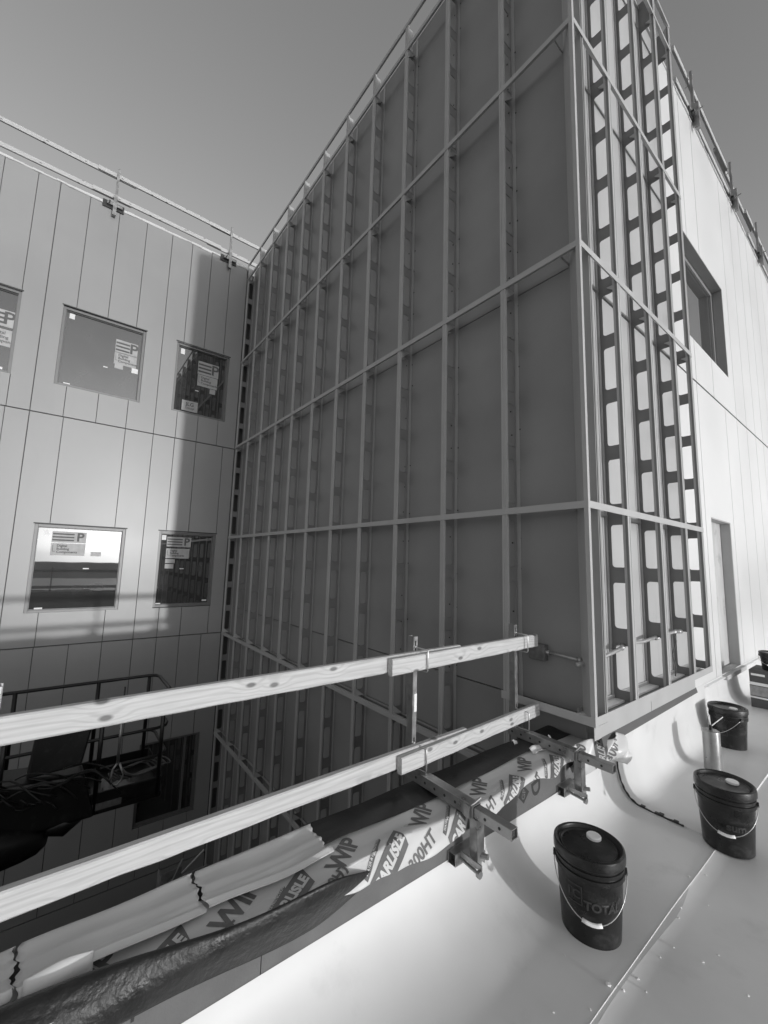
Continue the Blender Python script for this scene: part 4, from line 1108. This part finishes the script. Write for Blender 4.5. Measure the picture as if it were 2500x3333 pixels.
for k in range(5):
    pts = [(.04 + .03 * k * .3, -.9 + .12 * k * .5, .55 - k * .05)]
    for j in range(1, 8): pts.append((.06 + .05 * math.sin(j), pts[0][1] + .09 * j * .6, pts[0][2] + .05 * math.sin(j * .7 + k) - .03 * j))
    q.tube(pts, .009, 6)
q.build('hose', M['lift'], L, smooth=True)
q = MB(); rg = random.Random(5)
for k in range(6):
    a = rg.uniform(.12, .19); cx, cy, cz = -.25 + .02 * k, .36 + .03 * k, .22 + .012 * k
    q.tube([(cx + a * .8 * math.cos(j * .3), cy + a * 1.3 * math.sin(j * .3), cz + .02 * math.sin(j * .9)) for j in range(22)], .007, 6)
tag(q.build('cable_coil', M['rope'], smooth=True, org=None), 'coil of pale cable lying in the lift basket', 'cable coil').location = (-4.05, -2.4, -1.0)
q = MB(); q.grid(lambda u, w: (-.1 - .3 * u, .10 + .3 * w, .10 + .05 * math.sin(u * 7) * math.cos(w * 6) + .03 * math.sin(w * 11)), lin(0, 1, 12), lin(0, 1, 12))
o = q.build('crumpled_cloth', M['cloth'], smooth=True, recalc=False, solid=.002); o.location = (-4.05, -2.4, -1.0); tag(o, 'crumpled pale cloth in the basket beside the coil', 'cloth')
h = empty('hoist_hook', (-3.95, -2.22, 0.0), 0, 'dark pulley block with a long snap hook hanging by the basket', 'hook')
q = MB(); q.tube([(0, 0, .25), (0, 0, .05)], .008, 8)
for k in range(2): q.tube([(-.012 + .024 * k, .055 * math.cos(j * math.pi / 8), .0 + .055 * math.sin(j * math.pi / 8)) for j in range(17)], .014, 8)
q.tube([(-.02, 0, 0), (.02, 0, 0)], .03, 12); q.build('pulley', M['lift'], h, smooth=True)
q = MB(); q.tube([(0, 0, -.05), (0, 0, -.52)], .014, 8)
q.tube([(0, .0, -.52), (0, -.035, -.57), (0, -.05, -.66), (0, -.035, -.72), (0, .01, -.74), (0, .05, -.70), (0, .06, -.64), (0, .02, -.53)], .011, 8); q.build('snap_hook', M['galv'], h, smooth=True)

# second lift's boom ending in a drilled bracket
t = empty('lift_boom', (-2.5, -1.93, -1.0), 0, 'dark boom rising from the courtyard with a drilled bracket on top', 'lift boom')
def beam(mb, p, q_, w, h):
    p = Vector(p); q_ = Vector(q_); d = (q_ - p).normalized(); a_ = d.cross(Vector((0, 0, 1))).normalized() * w / 2; b_ = a_.normalized().cross(d) * h / 2
    vs = [p + a_ + b_, p - a_ + b_, p - a_ - b_, p + a_ - b_]; vs += [v + (q_ - p) for v in vs]
    mb.add(vs, [(0, 1, 2, 3), (7, 6, 5, 4), (0, 4, 5, 1), (1, 5, 6, 2), (2, 6, 7, 3), (3, 7, 4, 0)])
q = MB(); beam(q, (0, .0, -.02), (-.9, 1.4, -4.0), .16, .22); q.build('boom', M['lift'], t, bevel=.01)
q = MB(); web_with_holes(q, 'x', 0, -.10, .05, -.03, .14, [(.03, .08)], -.045, -.005, .015); q.box(-.12, 0, -.104, -.10, -.02, .12); q.box(-.01, 0, .05, .26, -.02, .07); q.build('bracket', M['dull'], t, solid=.004)
q = MB(); q.tube([(0, -.03, .04), (.0, .05, .20)], .006, 6); q.build('rod', M['galvb'], t)
q = MB(); q.tube([(-.04, .06, .06), (-.04, .23, .18)], .006, 6); q.build('rod', M['galvb'], t)
# pallet / skip on the ground
t = empty('waste_skip', (-4.6, -2.6, -5.0), .15, 'dark low skip standing on the courtyard ground', 'skip')
q = MB(); q.add([(-1.2, -1.6, 0), (1.2, -1.6, 0), (1.2, 1.6, 0), (-1.2, 1.6, 0), (-1.4, -1.9, 1.1), (1.4, -1.9, 1.1), (1.4, 1.9, 1.1), (-1.4, 1.9, 1.1), (-1.34, -1.84, 1.1), (1.34, -1.84, 1.1), (1.34, 1.84, 1.1), (-1.34, 1.84, 1.1), (-1.15, -1.55, .05), (1.15, -1.55, .05), (1.15, 1.55, .05), (-1.15, 1.55, .05)],
          [(0, 3, 2, 1), (0, 1, 5, 4), (1, 2, 6, 5), (2, 3, 7, 6), (3, 0, 4, 7), (4, 5, 9, 8), (5, 6, 10, 9), (6, 7, 11, 10), (7, 4, 8, 11), (8, 9, 13, 12), (9, 10, 14, 13), (10, 11, 15, 14), (11, 8, 12, 15), (12, 13, 14, 15)])
q.build('tub', M['lift'], t)
